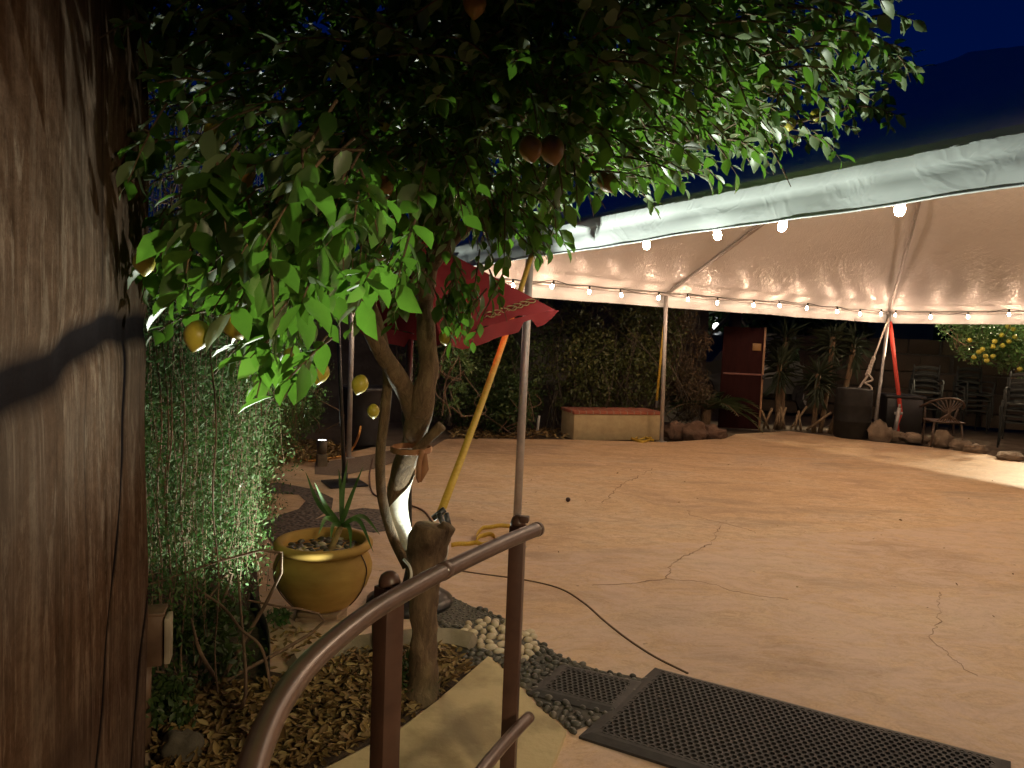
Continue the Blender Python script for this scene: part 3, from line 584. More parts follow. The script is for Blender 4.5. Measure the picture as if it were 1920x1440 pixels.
# lamp light on the right flank of the living stem, painted as a pale skin
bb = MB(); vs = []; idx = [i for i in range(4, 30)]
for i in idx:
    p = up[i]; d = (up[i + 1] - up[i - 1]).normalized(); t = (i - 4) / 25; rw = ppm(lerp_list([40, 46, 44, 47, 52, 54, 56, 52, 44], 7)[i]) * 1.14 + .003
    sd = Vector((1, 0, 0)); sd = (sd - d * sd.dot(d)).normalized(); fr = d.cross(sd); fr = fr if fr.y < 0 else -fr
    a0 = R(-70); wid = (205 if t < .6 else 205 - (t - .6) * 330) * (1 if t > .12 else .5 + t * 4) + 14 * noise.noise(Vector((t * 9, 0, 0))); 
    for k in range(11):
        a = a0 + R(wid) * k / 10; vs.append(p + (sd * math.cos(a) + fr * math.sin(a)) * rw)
bb.add(vs, [(r_ * 11 + k, r_ * 11 + k + 1, r_ * 11 + 12 + k, r_ * 11 + 11 + k) for r_ in range(len(idx) - 1) for k in range(10)]); bb.build('painted_rim_light', m_white, tree)
bb = MB(); bb.tube([P(838, 1002, TY + .05), P(836, 1035, TY + .05), P(833, 1066, TY + .05)], [.010, .012, .006], 8, nz=.3); bb.tube(smooth_path([P(757, 1048, TY - .07), P(768, 1062, TY - .09), P(771, 1080, TY - .09), P(766, 1096, TY - .09)], 4), .006, 6); bb.build('painted_rim_lines', m_white, tree)  # rim light on the stump edges, painted as thin white strips
bb = MB(); 
for k in range(5): bb.tube([P(771 + 38 * math.cos(a), 838 + k * 2 + 7 * math.sin(a), TY - .11 * math.sin(a) * 1.0) for a in np.linspace(0, 6.28, 13)], .004, 5)
bb.tube(smooth_path([P(792, 845, TY - .13), P(786, 870, TY - .13), P(785, 905, TY - .13)], 4), [.012] * 8 + [.004], 6); bb.ribbon([P(796, 850, TY - .12), P(797, 880, TY - .12), P(789, 904, TY - .12)], [.02, .03, .006], (0, -1, .2), .004)
bb.build('twine', M('twine', (.28, .13, .06), (.36, .18, .09), 30, .8), tree)
# crown: twigs carrying leaves, spread through several lobes
lobes = [((-.15, 3.0, 2.85), (1.5, 1.1, .8), 680), ((-.1, 3.55, 2.65), (1.1, .35, .45), 300), ((-.3, 2.6, 3.2), (1.4, .9, .4), 300), ((-.15, 2.45, 2.65), (1.2, .5, .6), 640), ((-.75, 2.6, 2.3), (.75, .7, .5), 320), ((.25, 3.2, 2.62), (.85, .7, .36), 320), ((.97, 3.3, 2.86), (.70, .6, .46), 230), ((-.52, 1.85, 1.84), (.28, .42, .2), 54), ((-.85, 2.5, 1.75), (.38, .4, .24), 54),
         ((-.56, 2.75, 1.87), (.24, .3, .24), 40), ((-.2, 2.95, 1.74), (.15, .12, .12), 14), ((0.0, 2.2, 3.1), (1.3, .7, .5), 260), ((-.08, 2.95, 2.14), (.3, .4, .12), 40), ((-.72, 2.2, 1.55), (.14, .2, .14), 9), ((-.02, 2.9, 2.02), (.2, .2, .06), 18)]
base, dd, nn, LL = [], [], [], []; tw = MB()
for c, r_, n in lobes:
    c = Vector(c)
    for _ in range(n):
        q = Vector((random.gauss(0, 1), random.gauss(0, 1), random.gauss(0, 1))).normalized() * random.random() ** .42
        tip = c + Vector((q.x * r_[0], q.y * r_[1], q.z * r_[2])); 
        if tip.y < 1.35 or (tip - Vector((0, 0, CAMH))).length < 1.45: continue
        hub = Vector((-.25, 3.1, 2.3)); od = ((tip - hub).normalized() + Vector((random.gauss(0, .5), random.gauss(0, .5), random.gauss(-.35, .4)))).normalized()
        ln = random.uniform(.14, .26); st = tip - od * ln * .6
        pts = [st + od * ln * t + Vector((0, 0, -.06 * t * t)) for t in (0, .35, .7, 1)]; tw.tube(pts, [.004, .0035, .003, .0015], 4, False)
        s, u = perp(od); ph = random.uniform(0, 6)
        for k in range(random.randint(6, 9)):
            t = .12 + .88 * k / 8; a = ph + k * 2.4; p = st + od * ln * t + Vector((0, 0, -.06 * t * t)); d = (s * math.cos(a) + u * math.sin(a)) * .8 + od * .7 + Vector((0, 0, -.55)); nrm = Vector((random.gauss(0, .4), random.gauss(0, .4), 1)) 
            base.append(p); dd.append(d); nn.append(nrm); LL.append(random.uniform(.038, .085) if tip.z > 2.15 or tip.y > 2.3 else random.uniform(.06, .12))
LL = np.array(LL)
m_leaf = LEAF('citrus_leaf', [(.03, .075, .014), (.05, .115, .02), (.038, .09, .018), (.07, .145, .025)], .36, .4, (.15, .36, .03), under=(.17, .23, .11))
# a few bigger young leaves on the low bough
cloud('crown', LT, LF, base, dd, nn, LL, LL * rng.uniform(.48, .62, len(LL)), m_leaf, tree); tw.build('twig', m_bark, tree)
m_lem = M('lemon_skin', (.36, .29, .03), (.46, .39, .05), 9, .4, .3, .003, bscale=120); m_or = M('ripe_skin', (.20, .09, .012), (.26, .13, .02), 9, .4, .3, .003, bscale=120)
lem_me = {}
for x, y, Y, s, o_ in ((370, 628, 1.75, 1, 0), (600, 698, 2.4, 1, 0), (675, 720, 2.45, .9, 0), (440, 610, 1.9, 1, 0), (402, 248, 2.1, .9, 0), (450, 322, 1.8, 1.2, 1), (270, 492, 2.0, .9, 0), (995, 278, 2.2, 1.1, 1), (1035, 280, 2.25, 1.2, 1), (770, 265, 2.75, 1, 0), (718, 225, 2.7, 1, 0), (720, 350, 2.4, 1, 1), (675, 375, 2.2, 1, 1),
                       (960, 290, 3.4, .9, 0), (1052, 300, 3.4, .9, 0), (835, 633, 3.0, .85, 0), (1482, 232, 3.3, .8, 0), (1530, 215, 3.4, .8, 0), (1138, 340, 2.6, 1.1, 1), (500, 500, 2.0, 1, 0), (545, 665, 2.5, .8, 0), (890, 5, 2.0, 1, 1), (700, 770, 2.6, .7, 0)):
    p = P(x, y, Y); r_ = .031 * s
    if o_ not in lem_me:
        o = MB().lathe([(.001, -.042), (.006, -.039), (.012, -.034), (.024, -.022), (.031, -.004), (.029, .012), (.02, .026), (.008, .034), (.001, .035)], (0, 0, 0), 16).build('lemon', m_or if o_ else m_lem); lem_me[o_] = o.data
    else: o = bpy.data.objects.new('lemon', lem_me[o_]); COL.objects.link(o)
    o.parent = tree; o.location = p - tree.location; o.scale = (s,) * 3; o.rotation_euler = (random.gauss(0, .3), random.gauss(0, .3), random.uniform(0, 6))
    tag(o, 'ripening orange fruit' if o_ else 'yellow fruit')

# ------------------------------------------------------------------ hanging vine curtain
m_vine = LEAF('vine_leaf', [(.05, .13, .03), (.085, .19, .05), (.065, .15, .045), (.12, .22, .07), (.12, .11, .05)], .3, .6, spec=.25, under=(.13, .19, .08))
m_vst = M('vine_stem', (.12, .075, .045), (.2, .13, .08), 20, .9)
foot = [(-1.35, 2.78), (-1.62, 2.8), (-2.3, 4.0), (-2.9, 5.5), (-1.62, 5.6), (-1.34, 4.4), (-1.2, 3.6), (-1.16, 3.0)]
vr = empty('hanging_vine', (-1.75, 4.0, 0), 'curtain of hanging vine with tiny leaves beyond the end of the stone wall', 'vine')
base, dd, nn, LL = [], [], [], []; st = MB()
for x, y in scatter(foot, .042, 520):
    z1 = random.uniform(1.3, 3.3) if random.random() < .45 else random.uniform(1.2, 1.9); z0 = random.uniform(.02, .55) if random.random() < .8 else random.uniform(.5, 1.1); z0 = max(z0, random.uniform(.75, 1.05) if 960 + FPX * x / y > 492 else 0); n = int((z1 - z0) / .12) + 2
    px_, py_ = x, y; pts = []
    for k in range(n):
        z = z1 + (z0 - z1) * k / (n - 1); px_ += random.gauss(0, .014); py_ += random.gauss(0, .014); pts.append(Vector((px_, py_, z)))
    st.tube(pts, .0018, 3, False)
    for p in pts:
        dens = 24 if p.z < 1.75 else 5
        if p.z < .35: dens = 8
        for _ in range(dens):
            base.append(p + Vector((random.gauss(0, .045), random.gauss(0, .045), random.uniform(-.07, .07)))); LL.append(random.uniform(.012, .032))
N = len(base); cloud('foliage', DT, DF, base, rdir(N, -.6), rdir(N, .6), LL, np.array(LL) * rng.uniform(.32, .5, N), m_vine, vr)
for x0, x1 in ((298, 300), (322, 312), (340, 345), (308, 318), (395, 410)):
    pts = [P(x0 + (x1 - x0) * k / 12 + 5 * math.sin(k * 1.7), 420 + 80 * k, 2.95 + .1 * math.sin(k)) for k in range(13)]; st.tube(smooth_path([p for p in pts if p.z > .02], 3), .0035, 5)
st.tube(smooth_path([P(x, y, Y) for x, y, Y in ((370, 1105, 3.0), (420, 1140, 2.98), (452, 1180, 2.95), (490, 1215, 2.9), (508, 1290, 2.85))], 5), .006, 5)
for _ in range(60):     # dry tangle high on the curtain
    p = P(random.uniform(260, 470), random.uniform(30, 520), random.uniform(2.8, 3.4)); pts = [p]
    for k in range(6): p = p + Vector((random.gauss(0, .07), random.gauss(0, .05), random.gauss(-.05, .06))); pts.append(p)
    st.tube(smooth_path(pts, 3), .003, 4, False)
st.build('stem', m_vst, vr)
b = MB(); gp = smooth_path([G(x, y) for x, y in ((470, 1140), (496, 1190), (505, 1240), (502, 1300))], 4); b.ribbon([p + Vector((0, 0, .04)) for p in gp], .1, (1, -.3, 0), .006); tag(b.build('bed_edging', M('edging', (.03, .022, .016), (.06, .045, .03), 9, .7)), 'dark metal edging strip between vine and pot', 'edging')
# ------------------------------------------------------------------ other greenery
def bush(name, label, cat, lob, n, size, mt, stems=0, group=None, tm=(DT, DF), wr=.45, zb=0, stem_r=.01, mts=None, up=.6):
    c0 = Vector(lob[0][0]); root = empty(name, (c0.x, c0.y, 0), label, cat, group); tot = sum(l[2] for l in lob); base = []
    for c, r_, wt in lob:
        k = int(n * wt / tot); nc = max(6, k // 26); cen = []
        for _ in range(nc):
            q = Vector((random.gauss(0, 1), random.gauss(0, 1), random.gauss(0, 1))).normalized() * random.random() ** .4; cen.append(Vector(c) + Vector((q.x * r_[0], q.y * r_[1], q.z * r_[2])))
        for _ in range(k):
            p = random.choice(cen) + Vector((random.gauss(0, 1), random.gauss(0, 1), random.gauss(0, 1))) * min(r_) * .2
            if p.z > .02: base.append(p)
    N = len(base); L = rng.uniform(size * .6, size * 1.3, N); cloud('foliage', *tm, base, rdir(N, zb), rdir(N, up), L, L * wr, mt, root)
    if stems:
        st = MB()
        for _ in range(stems):
            c, r_, wt = random.choice(lob); a = Vector((c[0] + random.gauss(0, r_[0] * .5), c[1] + random.gauss(0, r_[1] * .3), max(0, c[2] - r_[2]))); e = Vector(c) + Vector((random.gauss(0, r_[0] * .6), random.gauss(0, r_[1] * .5), random.uniform(-.2, 1) * r_[2]))
            k = Vector((random.gauss(0, .2), random.gauss(0, .2), random.gauss(0, .2))); st.tube(smooth_path([a, a.lerp(e, .5) + k, e], 4), [stem_r * (1 - .07 * i) for i in range(9)], 5, False)
        st.build('stem', mts or m_vst, root)
    return root
m_hedge = LEAF('hedge_leaf', [(.035, .075, .018), (.06, .105, .026), (.045, .085, .022), (.085, .13, .036)], .25, .5)
m_dst = M('dark_stem', (.05, .04, .028), (.09, .072, .05), 20, .9)
m_olive = LEAF('thorny_leaf', [(.06, .085, .022), (.12, .13, .035), (.05, .075, .02), (.10, .11, .035)], .2, .5)
m_br = LEAF('brown_sprig', [(.10, .06, .035), (.15, .10, .055), (.08, .07, .03)], .15, .7)
m_lit = LEAF('shrub_leaf', [(.07, .15, .04), (.10, .20, .06), (.12, .2, .07), (.14, .18, .06)], .3, .45)
def E(px, py, Y, rx, ry, rz, wt=1): return (tuple(P(px, py, Y)), (rx, ry, rz), wt)
bush('ivy_hedge', 'dark ivy hedge behind the yellow strap and nearest tent pole', 'hedge', [E(880, 700, 11.9, .9, .4, 1.0), E(960, 660, 12.2, .7, .4, 1.1), E(820, 640, 11.6, .6, .5, 1.3), E(900, 560, 12.2, 1.1, .4, .6), E(930, 770, 11.7, .7, .3, .4)], 12000, .08, m_hedge, 40, mts=m_dst)
bush('thorny_shrub', 'tangled brown and olive thorny shrub behind the brick topped planter', 'shrub', [E(1080, 690, 12.3, .7, .4, 1.0), E(1170, 700, 12.6, .7, .4, 1.0), E(1120, 620, 12.6, 1.0, .4, .8), E(1220, 640, 12.9, .5, .4, 1.0)], 11000, .08, m_olive, 110, stem_r=.012, mts=m_dst)
bush('feathery_shrub', 'feathery brownish shrub just right of the middle tent pole', 'shrub', [E(1275, 660, 13.3, .45, .4, 1.0), E(1290, 740, 13.3, .4, .3, .5), E(1255, 590, 13.6, .6, .3, .7)], 5600, .10, m_br, 50, wr=.2, mts=m_dst)
bush('leafy_bush', 'small green bush at the foot of the ivy hedge', 'bush', [E(955, 765, 11.3, .3, .25, .35), E(975, 735, 11.4, .22, .2, .3)], 1500, .085, m_hedge, 12)
bush('trailing_vine', 'thin vine trailing down behind the tree trunk', 'vine', [E(865, 690, 9.2, .14, .12, .6), E(845, 650, 9.2, .2, .15, .4)], 700, .075, m_lit, 12)
sh = bush('clipped_shrub', 'clipped leafy shrub on a dark stem beyond the small garden uplight', 'shrub', [E(545, 735, 9.2, .36, .36, .36), E(565, 715, 9.2, .32, .3, .42), E(560, 765, 9.2, .28, .3, .3)], 5200, .05, m_lit, 10)
q = G(540, 838); MB().tube([q, q + Vector((.02, 0, .35)), P(552, 770, 9.2)], [.09, .07, .06], 10, nz=.2).build('trunk', m_bark, sh)
bush('vine_bush', 'bright sunlit looking mass of vine beside the hanging curtain', 'vine', [E(500, 735, 6.4, .36, .4, .4), E(470, 690, 6.2, .4, .4, .4), E(440, 770, 5.9, .3, .4, .45), E(480, 660, 6.6, .5, .4, .35)], 9000, .04, m_vine, 25)['label'] = 'bright green mass of small leaved vine lit by the uplight, right of the hanging curtain'
bush('weeds', 'low green weeds at the foot of the yellow pot', 'weeds', [((pc.x - .16, pc.y - .18, .05), (.12, .07, .05), 1)], 260, .035, m_vine)
bush('weeds', 'dark green weeds sprouting round the base of the citrus trunk', 'weeds', [((tb.x - .02, tb.y - .1, .05), (.12, .06, .07), 1), ((tb.x - .1, tb.y - .02, .07), (.06, .05, .08), 1)], 320, .05, m_hedge, wr=.25)
bush('ground_ivy', 'dark leafy growth at the bottom of the hanging vine', 'plant', [((-1.25, 3.1, .28), (.16, .3, .24), 1), ((-1.3, 2.75, .12), (.14, .16, .1), .5)], 1500, .045, m_hedge, 10)
# dark trees beyond the garden
bush('street_tree', 'dark tree behind the parked car', 'tree', [E(1330, 600, 19, 1.6, 1, 1.3), E(1450, 590, 20, 1.8, 1, 1.2), E(1385, 560, 20, 1.6, 1, 1.5)], 5000, .16, m_hedge, 26, stem_r=.07)
bush('street_tree', 'dark bush against the pale building wall', 'tree', [E(1560, 625, 17.5, .9, .5, .6), E(1490, 640, 17.6, .7, .5, .6)], 2200, .15, m_hedge, 14, stem_r=.03)
m_frt = M('yellow_fruit', (.42, .38, .04), (.5, .46, .07), 9, .5); cz = P(1880, 655, 13.6)
ct = bush('orange_tree', 'citrus tree with small bright yellow fruit over the block wall', 'tree', [E(1850, 640, 13.6, .6, .5, .38, 1.2), E(1900, 620, 13.6, .8, .6, .6, 1.6), E(1935, 670, 13.4, .5, .5, .42), E(1800, 625, 13.8, .35, .4, .22, .5)], 5200, .085, m_lit, 20)
MB().tube([Vector((cz.x + .9, cz.y, 0)), Vector((cz.x + .85, cz.y, 1)), Vector((cz.x + .6, cz.y, 1.7))], [.1, .09, .06], 10, nz=.15).build('trunk', m_bark, ct)
for x, y in ((1835, 660), (1848, 668), (1862, 650), (1865, 640), (1842, 655), (1862, 668), (1880, 648), (1892, 640), (1900, 617), (1890, 612), (1826, 670), (1912, 692), (1903, 632), (1818, 638), (1878, 628), (1850, 676)):
    p = P(x, y, 13.1); MB().ball(p, .042, 10, 8).build('orange', m_frt, ct)

# ------------------------------------------------------------------ red umbrella and poles
m_canv = M('red_canvas', (.25, .014, .02), (.31, .019, .027), 3, .8, .15, .006); m_gold = M('gold_print', (.36, .27, .12), (.45, .35, .17), 30, .7); m_pole = M('black_pole', (.014,) * 3, (.022,) * 3, 12, .35)
ua, uR, uF, uL = P(775, 438, 4.45), P(1041, 581, 4.7), P(828, 643, 3.98), P(670, 612, 4.35); uB = uR + uL - uF; pb = G(768, 1130)
um = empty('patio_umbrella', (ua.x, ua.y, 0), 'tilted dark red patio umbrella with a printed leaf chain, behind the tree trunk', 'umbrella')
b = MB(); cs = [uR, uF, uL, uB]
for i in range(4):
    a, c = cs[i], cs[(i + 1) % 4]; K_ = 14; vs = []
    for j in range(K_ + 1):
        for k in range(K_ + 1):
            t, s = j / K_, k / K_; p = ua.lerp(a.lerp(c, s), t); sag = .07 * math.sin(math.pi * t) * math.sin(math.pi * s) + .012 * math.sin(s * 19 + t * 4) * t * (s * (1 - s) * 4); vs.append(p - Vector((0, 0, sag)) + Vector((0, 0, .02 * math.sin(math.pi * s) * t)))
    b.add(vs, [(j * (K_ + 1) + k, j * (K_ + 1) + k + 1, (j + 1) * (K_ + 1) + k + 1, (j + 1) * (K_ + 1) + k) for j in range(K_) for k in range(K_)])
b.build('canopy', m_canv, um); b = MB()
for i in range(4):
    a, c = cs[i], cs[(i + 1) % 4]; n_ = 20; o = ((a + c) / 2 - ua); o.z = 0; o.normalize(); vs = []
    for k in range(n_ + 1):
        p = a.lerp(c, k / n_) + Vector((0, 0, .02 * math.sin(math.pi * k / n_))); d_ = .08 * (.35 if .22 < k / n_ < .4 else 1) * min(1, .05 + 6 * k / n_, .05 + 6 * (1 - k / n_)); vs += [p, p + o * (.02 + .01 * math.sin(k)) - Vector((0, 0, d_))]
    b.add(vs, [(k * 2, k * 2 + 1, k * 2 + 3, k * 2 + 2) for k in range(n_)])
b.build('hem', m_canv, um); b = MB()
nrm = (uR - ua).cross(uF - ua).normalized(); nrm = nrm if nrm.y < 0 else -nrm
for k, s in enumerate((.07, .14, .21, .28, .36, .43, .5)):
    e = uR.lerp(uF, s); c = ua.lerp(e, .86) + nrm * .012 - Vector((0, 0, .05 * math.sin(math.pi * .86) * math.sin(math.pi * s))); al = (uF - uR).normalized(); ri = (e - ua).normalized()
    q = [c + al * .035 * math.cos(a) + ri * .02 * math.sin(a) * (1 + .3 * math.cos(a)) for a in np.linspace(0, 5.6, 12)]; b.tube(q, .0045, 5)
    b.tube([c + al * .035, c + al * .075 + ri * .012], .003, 4)
b.build('printed_chain', m_gold, um)
MB().tube([Vector((pb.x, pb.y, 0)), P(764, 800, 4.42), ua], .021, 10).build('pole', m_pole, um); MB().tube([P(762, 770, 4.4), P(763, 800, 4.4)], .03, 10).build('crank', m_pole, um)
for c in cs: MB().tube([ua - Vector((0, 0, .03)), ua.lerp(c, .97) - Vector((0, 0, .035))], .008, 6).build('rib', m_pole, um)
MB().lathe([(.25, 0), (.25, .03), (.2, .06), (.05, .09), (.03, .2)], (pb.x, pb.y, 0), 24).build('base', m_pole, um)
q = G(646, 908); t = P(632, 560, q.y)
pl = empty('metal_pole', q, 'thin black metal pole on a flat base plate, between vine and red umbrella', 'pole')
MB().tube([q, t], .021, 10).build('shaft', m_pole, pl); MB().box(q + Vector((0, 0, .012)), (.38, .38, .015), .5, .004).build('base_plate', m_pole, pl, auto=30); MB().tube([q, q + Vector((0, 0, .12))], .032, 10).build('collar', m_pole, pl)

# ------------------------------------------------------------------ far left: uplight, barrel, cord
q = G(603, 874); A_pos = Vector((q.x, q.y, .30))
ul = empty('garden_uplight', q, 'small brown canister uplight glowing white on top of a stubby post', 'garden light')
m_bron = M('bronze_metal', (.06, .045, .03), (.1, .075, .05), 14, .5, metal=.3)
MB().box(q + Vector((0, 0, .07)), (.11, .11, .14), .4, .008).build('post', M('wood_post', (.10, .075, .045), (.17, .13, .08), 10, .9), ul, auto=30)
MB().lathe([(.03, .14), (.05, .15), (.056, .20), (.062, .30), (.055, .302), (.054, .29)], q, 20).build('canister', m_bron, ul)
MB().lathe([(.002, .294), (.053, .294)], q, 20).build('lens', emit('lens_glow', (.9, 1, .95), 14), ul)
q = G(682, 832); bb = MB(); bb.lathe([(.02, .0), (.27, .0), (.285, .04), (.31, .45), (.32, .72), (.34, .74), (.34, .78), (.31, .79), (.30, .70), (.28, .68)], q, 32)
tag(bb.build('planter_tub', M('black_plastic', (.014, .014, .015), (.024, .024, .026), 10, .45)), 'large black plastic tub behind the thin black pole', 'tub')
cp_ = smooth_path([G(500, 868, .02), G(545, 860, .02), G(585, 864, .02), G(625, 858, .02), G(650, 852, .03), G(664, 836, .05), P(672, 818, 8.7), P(676, 800, 8.8)], 6)
tag(MB().tube(cp_, .014, 6).build('extension_cord', M('orange_cord', (.5, .22, .04), (.6, .28, .06), 30, .5)), 'orange extension cord snaking through dry leaves to the black tub', 'cord')
tag(MB().tube(smooth_path([G(700, 860, .01), G(693, 890, .01), G(700, 925, .01), G(735, 938, .01), G(790, 955, .01), G(812, 980, .01)], 6), .008, 6).build('cable', M('brown_cable', (.10, .05, .03), (.15, .08, .05), 20, .6)), 'thin brown cable lying across the patio towards the stump', 'cable')
q = G(1065, 941); tag(MB().ball(q + Vector((0, 0, .022)), (.024, .022, .022), 12, 8, .1).build('pebble', M('dark_stone', (.03, .015, .01), (.06, .03, .02), 30, .5)), 'single small dark round pebble alone on the patio', 'pebble')
q = G(338, 1428); tag(MB().ball((q.x, q.y, .04), (.085, .07, .065), 20, 14, .35, 5).build('rock', M('dark_rock', (.06, .05, .035), (.10, .085, .06), 9, .9, .6, .01)), 'dull brown rock among dry leaves below the electrical box', 'rock')

# ------------------------------------------------------------------ far side of the patio
m_block = M('dark_block', (.07, .06, .05), (.11, .095, .08), 6, .9, .4, .01)
fa, fb = Vector((-6.5, 11.3)), Vector((3.9, 15.3)); fd = (fb - fa).normalized()
tag(MB().box(((fa.x + fb.x) / 2, (fa.y + fb.y) / 2, 1.1), ((fb - fa).length, .2, 2.4), math.atan2(fd.y, fd.x), .01).build('garden_wall', m_block, smooth=False), 'dark block wall half hidden behind the ivy hedge', 'wall')
# planter box
pa, pb_, = G(1075, 823), G(1238, 823); u = (pb_ - pa).normalized(); v = Vector((-u.y, u.x, 0)); c = (pa + pb_) / 2 + v * .3; az = math.atan2(u.y, u.x); Lb = (pb_ - pa).length
root = empty('brick_planter', (c.x, c.y, 0), 'low stucco planter box with red brick coping at the far edge of the patio', 'planter')
MB().box(c + Vector((0, 0, .18)), (Lb, .6, .40), az, .012).build('body', M('stucco', (.36, .28, .15), (.44, .35, .19), 9, .9, .5, .006), root, auto=30)
def brick_mat():
    mt, nt, bs, _ = newmat('brick'); v = coords(nt); br = nd(nt, 'ShaderNodeTexBrick', i_Scale=1.0); br.inputs['Color1'].default_value = (.34, .10, .055, 1); br.inputs['Color2'].default_value = (.28, .085, .05, 1); br.inputs['Mortar'].default_value = (.3, .22, .16, 1); br.inputs['Brick Width'].default_value = .11; br.inputs['Row Height'].default_value = 5; br.inputs['Mortar Size'].default_value = .006
    nt.links.new(v, br.inputs[0]); nt.links.new(br.outputs[0], bs.inputs[0]); bs.inputs['Roughness'].default_value = .85; return mt
MB().box(c + Vector((0, 0, .406)), (Lb + .02, .62, .05), az, .006).build('coping', brick_mat(), root, auto=30)
def rock(px, py, rx, rz, label, Y=None):
    q = G(px, py); tag(MB().ball((q.x, q.y, rz * .6), (rx, rx * .7, rz), 18, 12, .45, 6).build('rock', m_rockR if px < 1400 else m_rockT, smooth=True), label, 'rock', 'rocks edging the patio')
m_rockR = M('red_rock', (.08, .045, .03), (.14, .085, .055), 5, .9, .8, .03); m_rockT = M('tan_rock', (.15, .11, .075), (.25, .19, .135), 5, .9, .8, .03)
rock(1266, 820, .2, .16, 'reddish boulder touching the middle tent pole'); rock(1298, 822, .22, .16, 'middle one of the three reddish boulders right of the middle tent pole'); rock(1335, 821, .22, .13, 'reddish boulder below the palm fronds, end of its row')
rock(1647, 826, .20, .2, 'pale boulder at the foot of the far tent corner pole'); rock(1678, 824, .16, .1, 'low pale rock under the end of the red strap'); rock(1765, 838, .17, .17, 'rounded tan rock seen between the legs of the lone chair'); rock(1800, 842, .16, .1, 'flat tan rock just right of the lone chair')
rock(1828, 848, .17, .08, 'flattest tan rock in the row, right of the lone chair'); rock(1715, 828, .25, .09, 'long low tan rock left of the lone chair'); rock(1895, 862, .2, .07, 'flat pale rock below the right hand chair stack')
q = G(1007, 812); tag(MB().tube([q, q + Vector((.02, 0, .28))], .022, 8).build('plastic_pipe', M('white_plastic', (.6, .6, .55), (.7, .7, .65), 9, .4)), 'short white plastic pipe standing by the hedge foot', 'pipe')
# palm
q = G(1325, 812); q += Vector((.1, .5, 0)); pm = empty('small_palm', q, 'low palm with drooping fronds behind the reddish boulders', 'palm')
m_palm = LEAF('palm_leaf', [(.05, .085, .03), (.08, .12, .045)], .2, .5); st = MB(); base, dd, nn, LL = [], [], [], []
for a, el, ln in ((0.1, .75, 1.0), (-.5, .55, 1.0), (.6, .6, .9), (2.9, .8, .9), (2.2, .7, .8), (-1.2, .7, .9), (1.2, .9, .9), (3.6, .6, .9), (-.15, .35, 1.0)):
    o = q + Vector((0, 0, .35)); d = Vector((math.cos(a), math.sin(a), 0)); pts = [o + d * ln * t * math.cos(el * (1 - t)) + Vector((0, 0, ln * (math.sin(el) * t * 1.15 - .75 * t * t))) for t in np.linspace(0, 1, 12)]; st.tube(pts, .008, 5)
    for i in range(1, 12):
        for sgn in (-1, 1):
            for h in (0, .5):
                p = pts[i - 1].lerp(pts[i], h); tg = (pts[i] - pts[i - 1]).normalized(); sd = tg.cross(Vector((0, 0, 1))).normalized(); base.append(p); dd.append(sd * sgn + tg * .7 + Vector((0, 0, .35 - .4 * random.random()))); nn.append((0, 0, 1)); LL.append(.30 * math.sin(math.pi * min(1, (i + 2) / 13.5)) + .05)
st.tube([q, q + Vector((0, 0, .36))], .09, 10, nz=.3); st.build('trunk', m_bark, pm); cloud('fronds', DT, DF, base, dd, nn, LL, [.022] * len(LL), m_palm, pm)
# parked car
def car(loc, rz):
    root = empty('parked_car', loc, 'pale off road car parked in the dark behind the red gate panel', 'car')
    m_cp = M('car_paint', (.10, .11, .09), (.12, .13, .11), 3, .3); m_gl = M('car_glass', (.01, .012, .014), (.015, .017, .02), 3, .08); prof = [(-2.1, .45), (-2.15, .95), (-2.0, 1.05), (-1.0, 1.12), (-.45, 1.72), (-.2, 1.8), (1.95, 1.78), (2.1, 1.65), (2.2, 1.05), (2.2, .45)]
    b = MB(); n = len(prof); vs = [(x, -.88 if z < 1.2 else -.76, z) for x, z in prof] + [(x, .88 if z < 1.2 else .76, z) for x, z in prof]
    b.add(vs, [tuple(range(n))[::-1], tuple(range(n, 2 * n))] + [(i, (i + 1) % n, n + (i + 1) % n, n + i) for i in range(n)]); o = b.build('body', m_cp, root, False)
    o.location = (0, 0, 0)
    for s in (-1, 1):
        for x0, x1, t0, t1 in ((-.78, .15, -.36, .15), (.25, 1.1, .25, 1.1), (1.2, 1.98, 1.2, 1.9)):
            y0, y1 = s * .845, s * .775; MB().add([(x0, y0, 1.2), (x1, y0, 1.2), (t1, y1, 1.66), (t0, y1, 1.66)], [(0, 1, 2, 3)]).build('window', m_gl, root)
        for x in (-1.35, 1.4):
            wh = MB().add([(x + .37 * math.cos(a), s * (.9 if k else .68), .38 + .37 * math.sin(a)) for k in (0, 1) for a in np.linspace(0, 2 * math.pi, 24, False)], [(i, (i + 1) % 24, 24 + (i + 1) % 24, 24 + i) for i in range(24)] + [tuple(range(24)), tuple(range(24, 48))[::-1]]).build('wheel', m_black, root, False)
            MB().add([(x + .22 * math.cos(a), s * .905, .38 + .22 * math.sin(a)) for a in np.linspace(0, 2 * math.pi, 16, False)], [tuple(range(16))]).build('rim', m_alu, wh, False)
            MB().add([(x + .47 * math.cos(a), s * .884, .40 + .47 * math.sin(a)) for a in np.linspace(-.2, math.pi + .2, 18)], [tuple(range(18))]).build('wheel_arch', m_black, root, False)
    root.rotation_euler.z = rz; return root
cl_ = P(1385, 640, 17.5); 
for o in (car((0, 0, 0), R(8)),): o.location = (cl_.x, cl_.y, 0)
q = P(1343, 612, 18.6); root = empty('lamp_post', (q.x, q.y, 0), 'small white lamp glowing among dark leaves above the parked car', 'street lamp')
MB().tube([(q.x, q.y, -.05), (q.x, q.y, q.z - .1)], .03, 8).build('post', m_pole, root); MB().ball(q, .09, 12, 8).build('globe', emit('lamp_globe', (.95, 1, 1), 7), root)
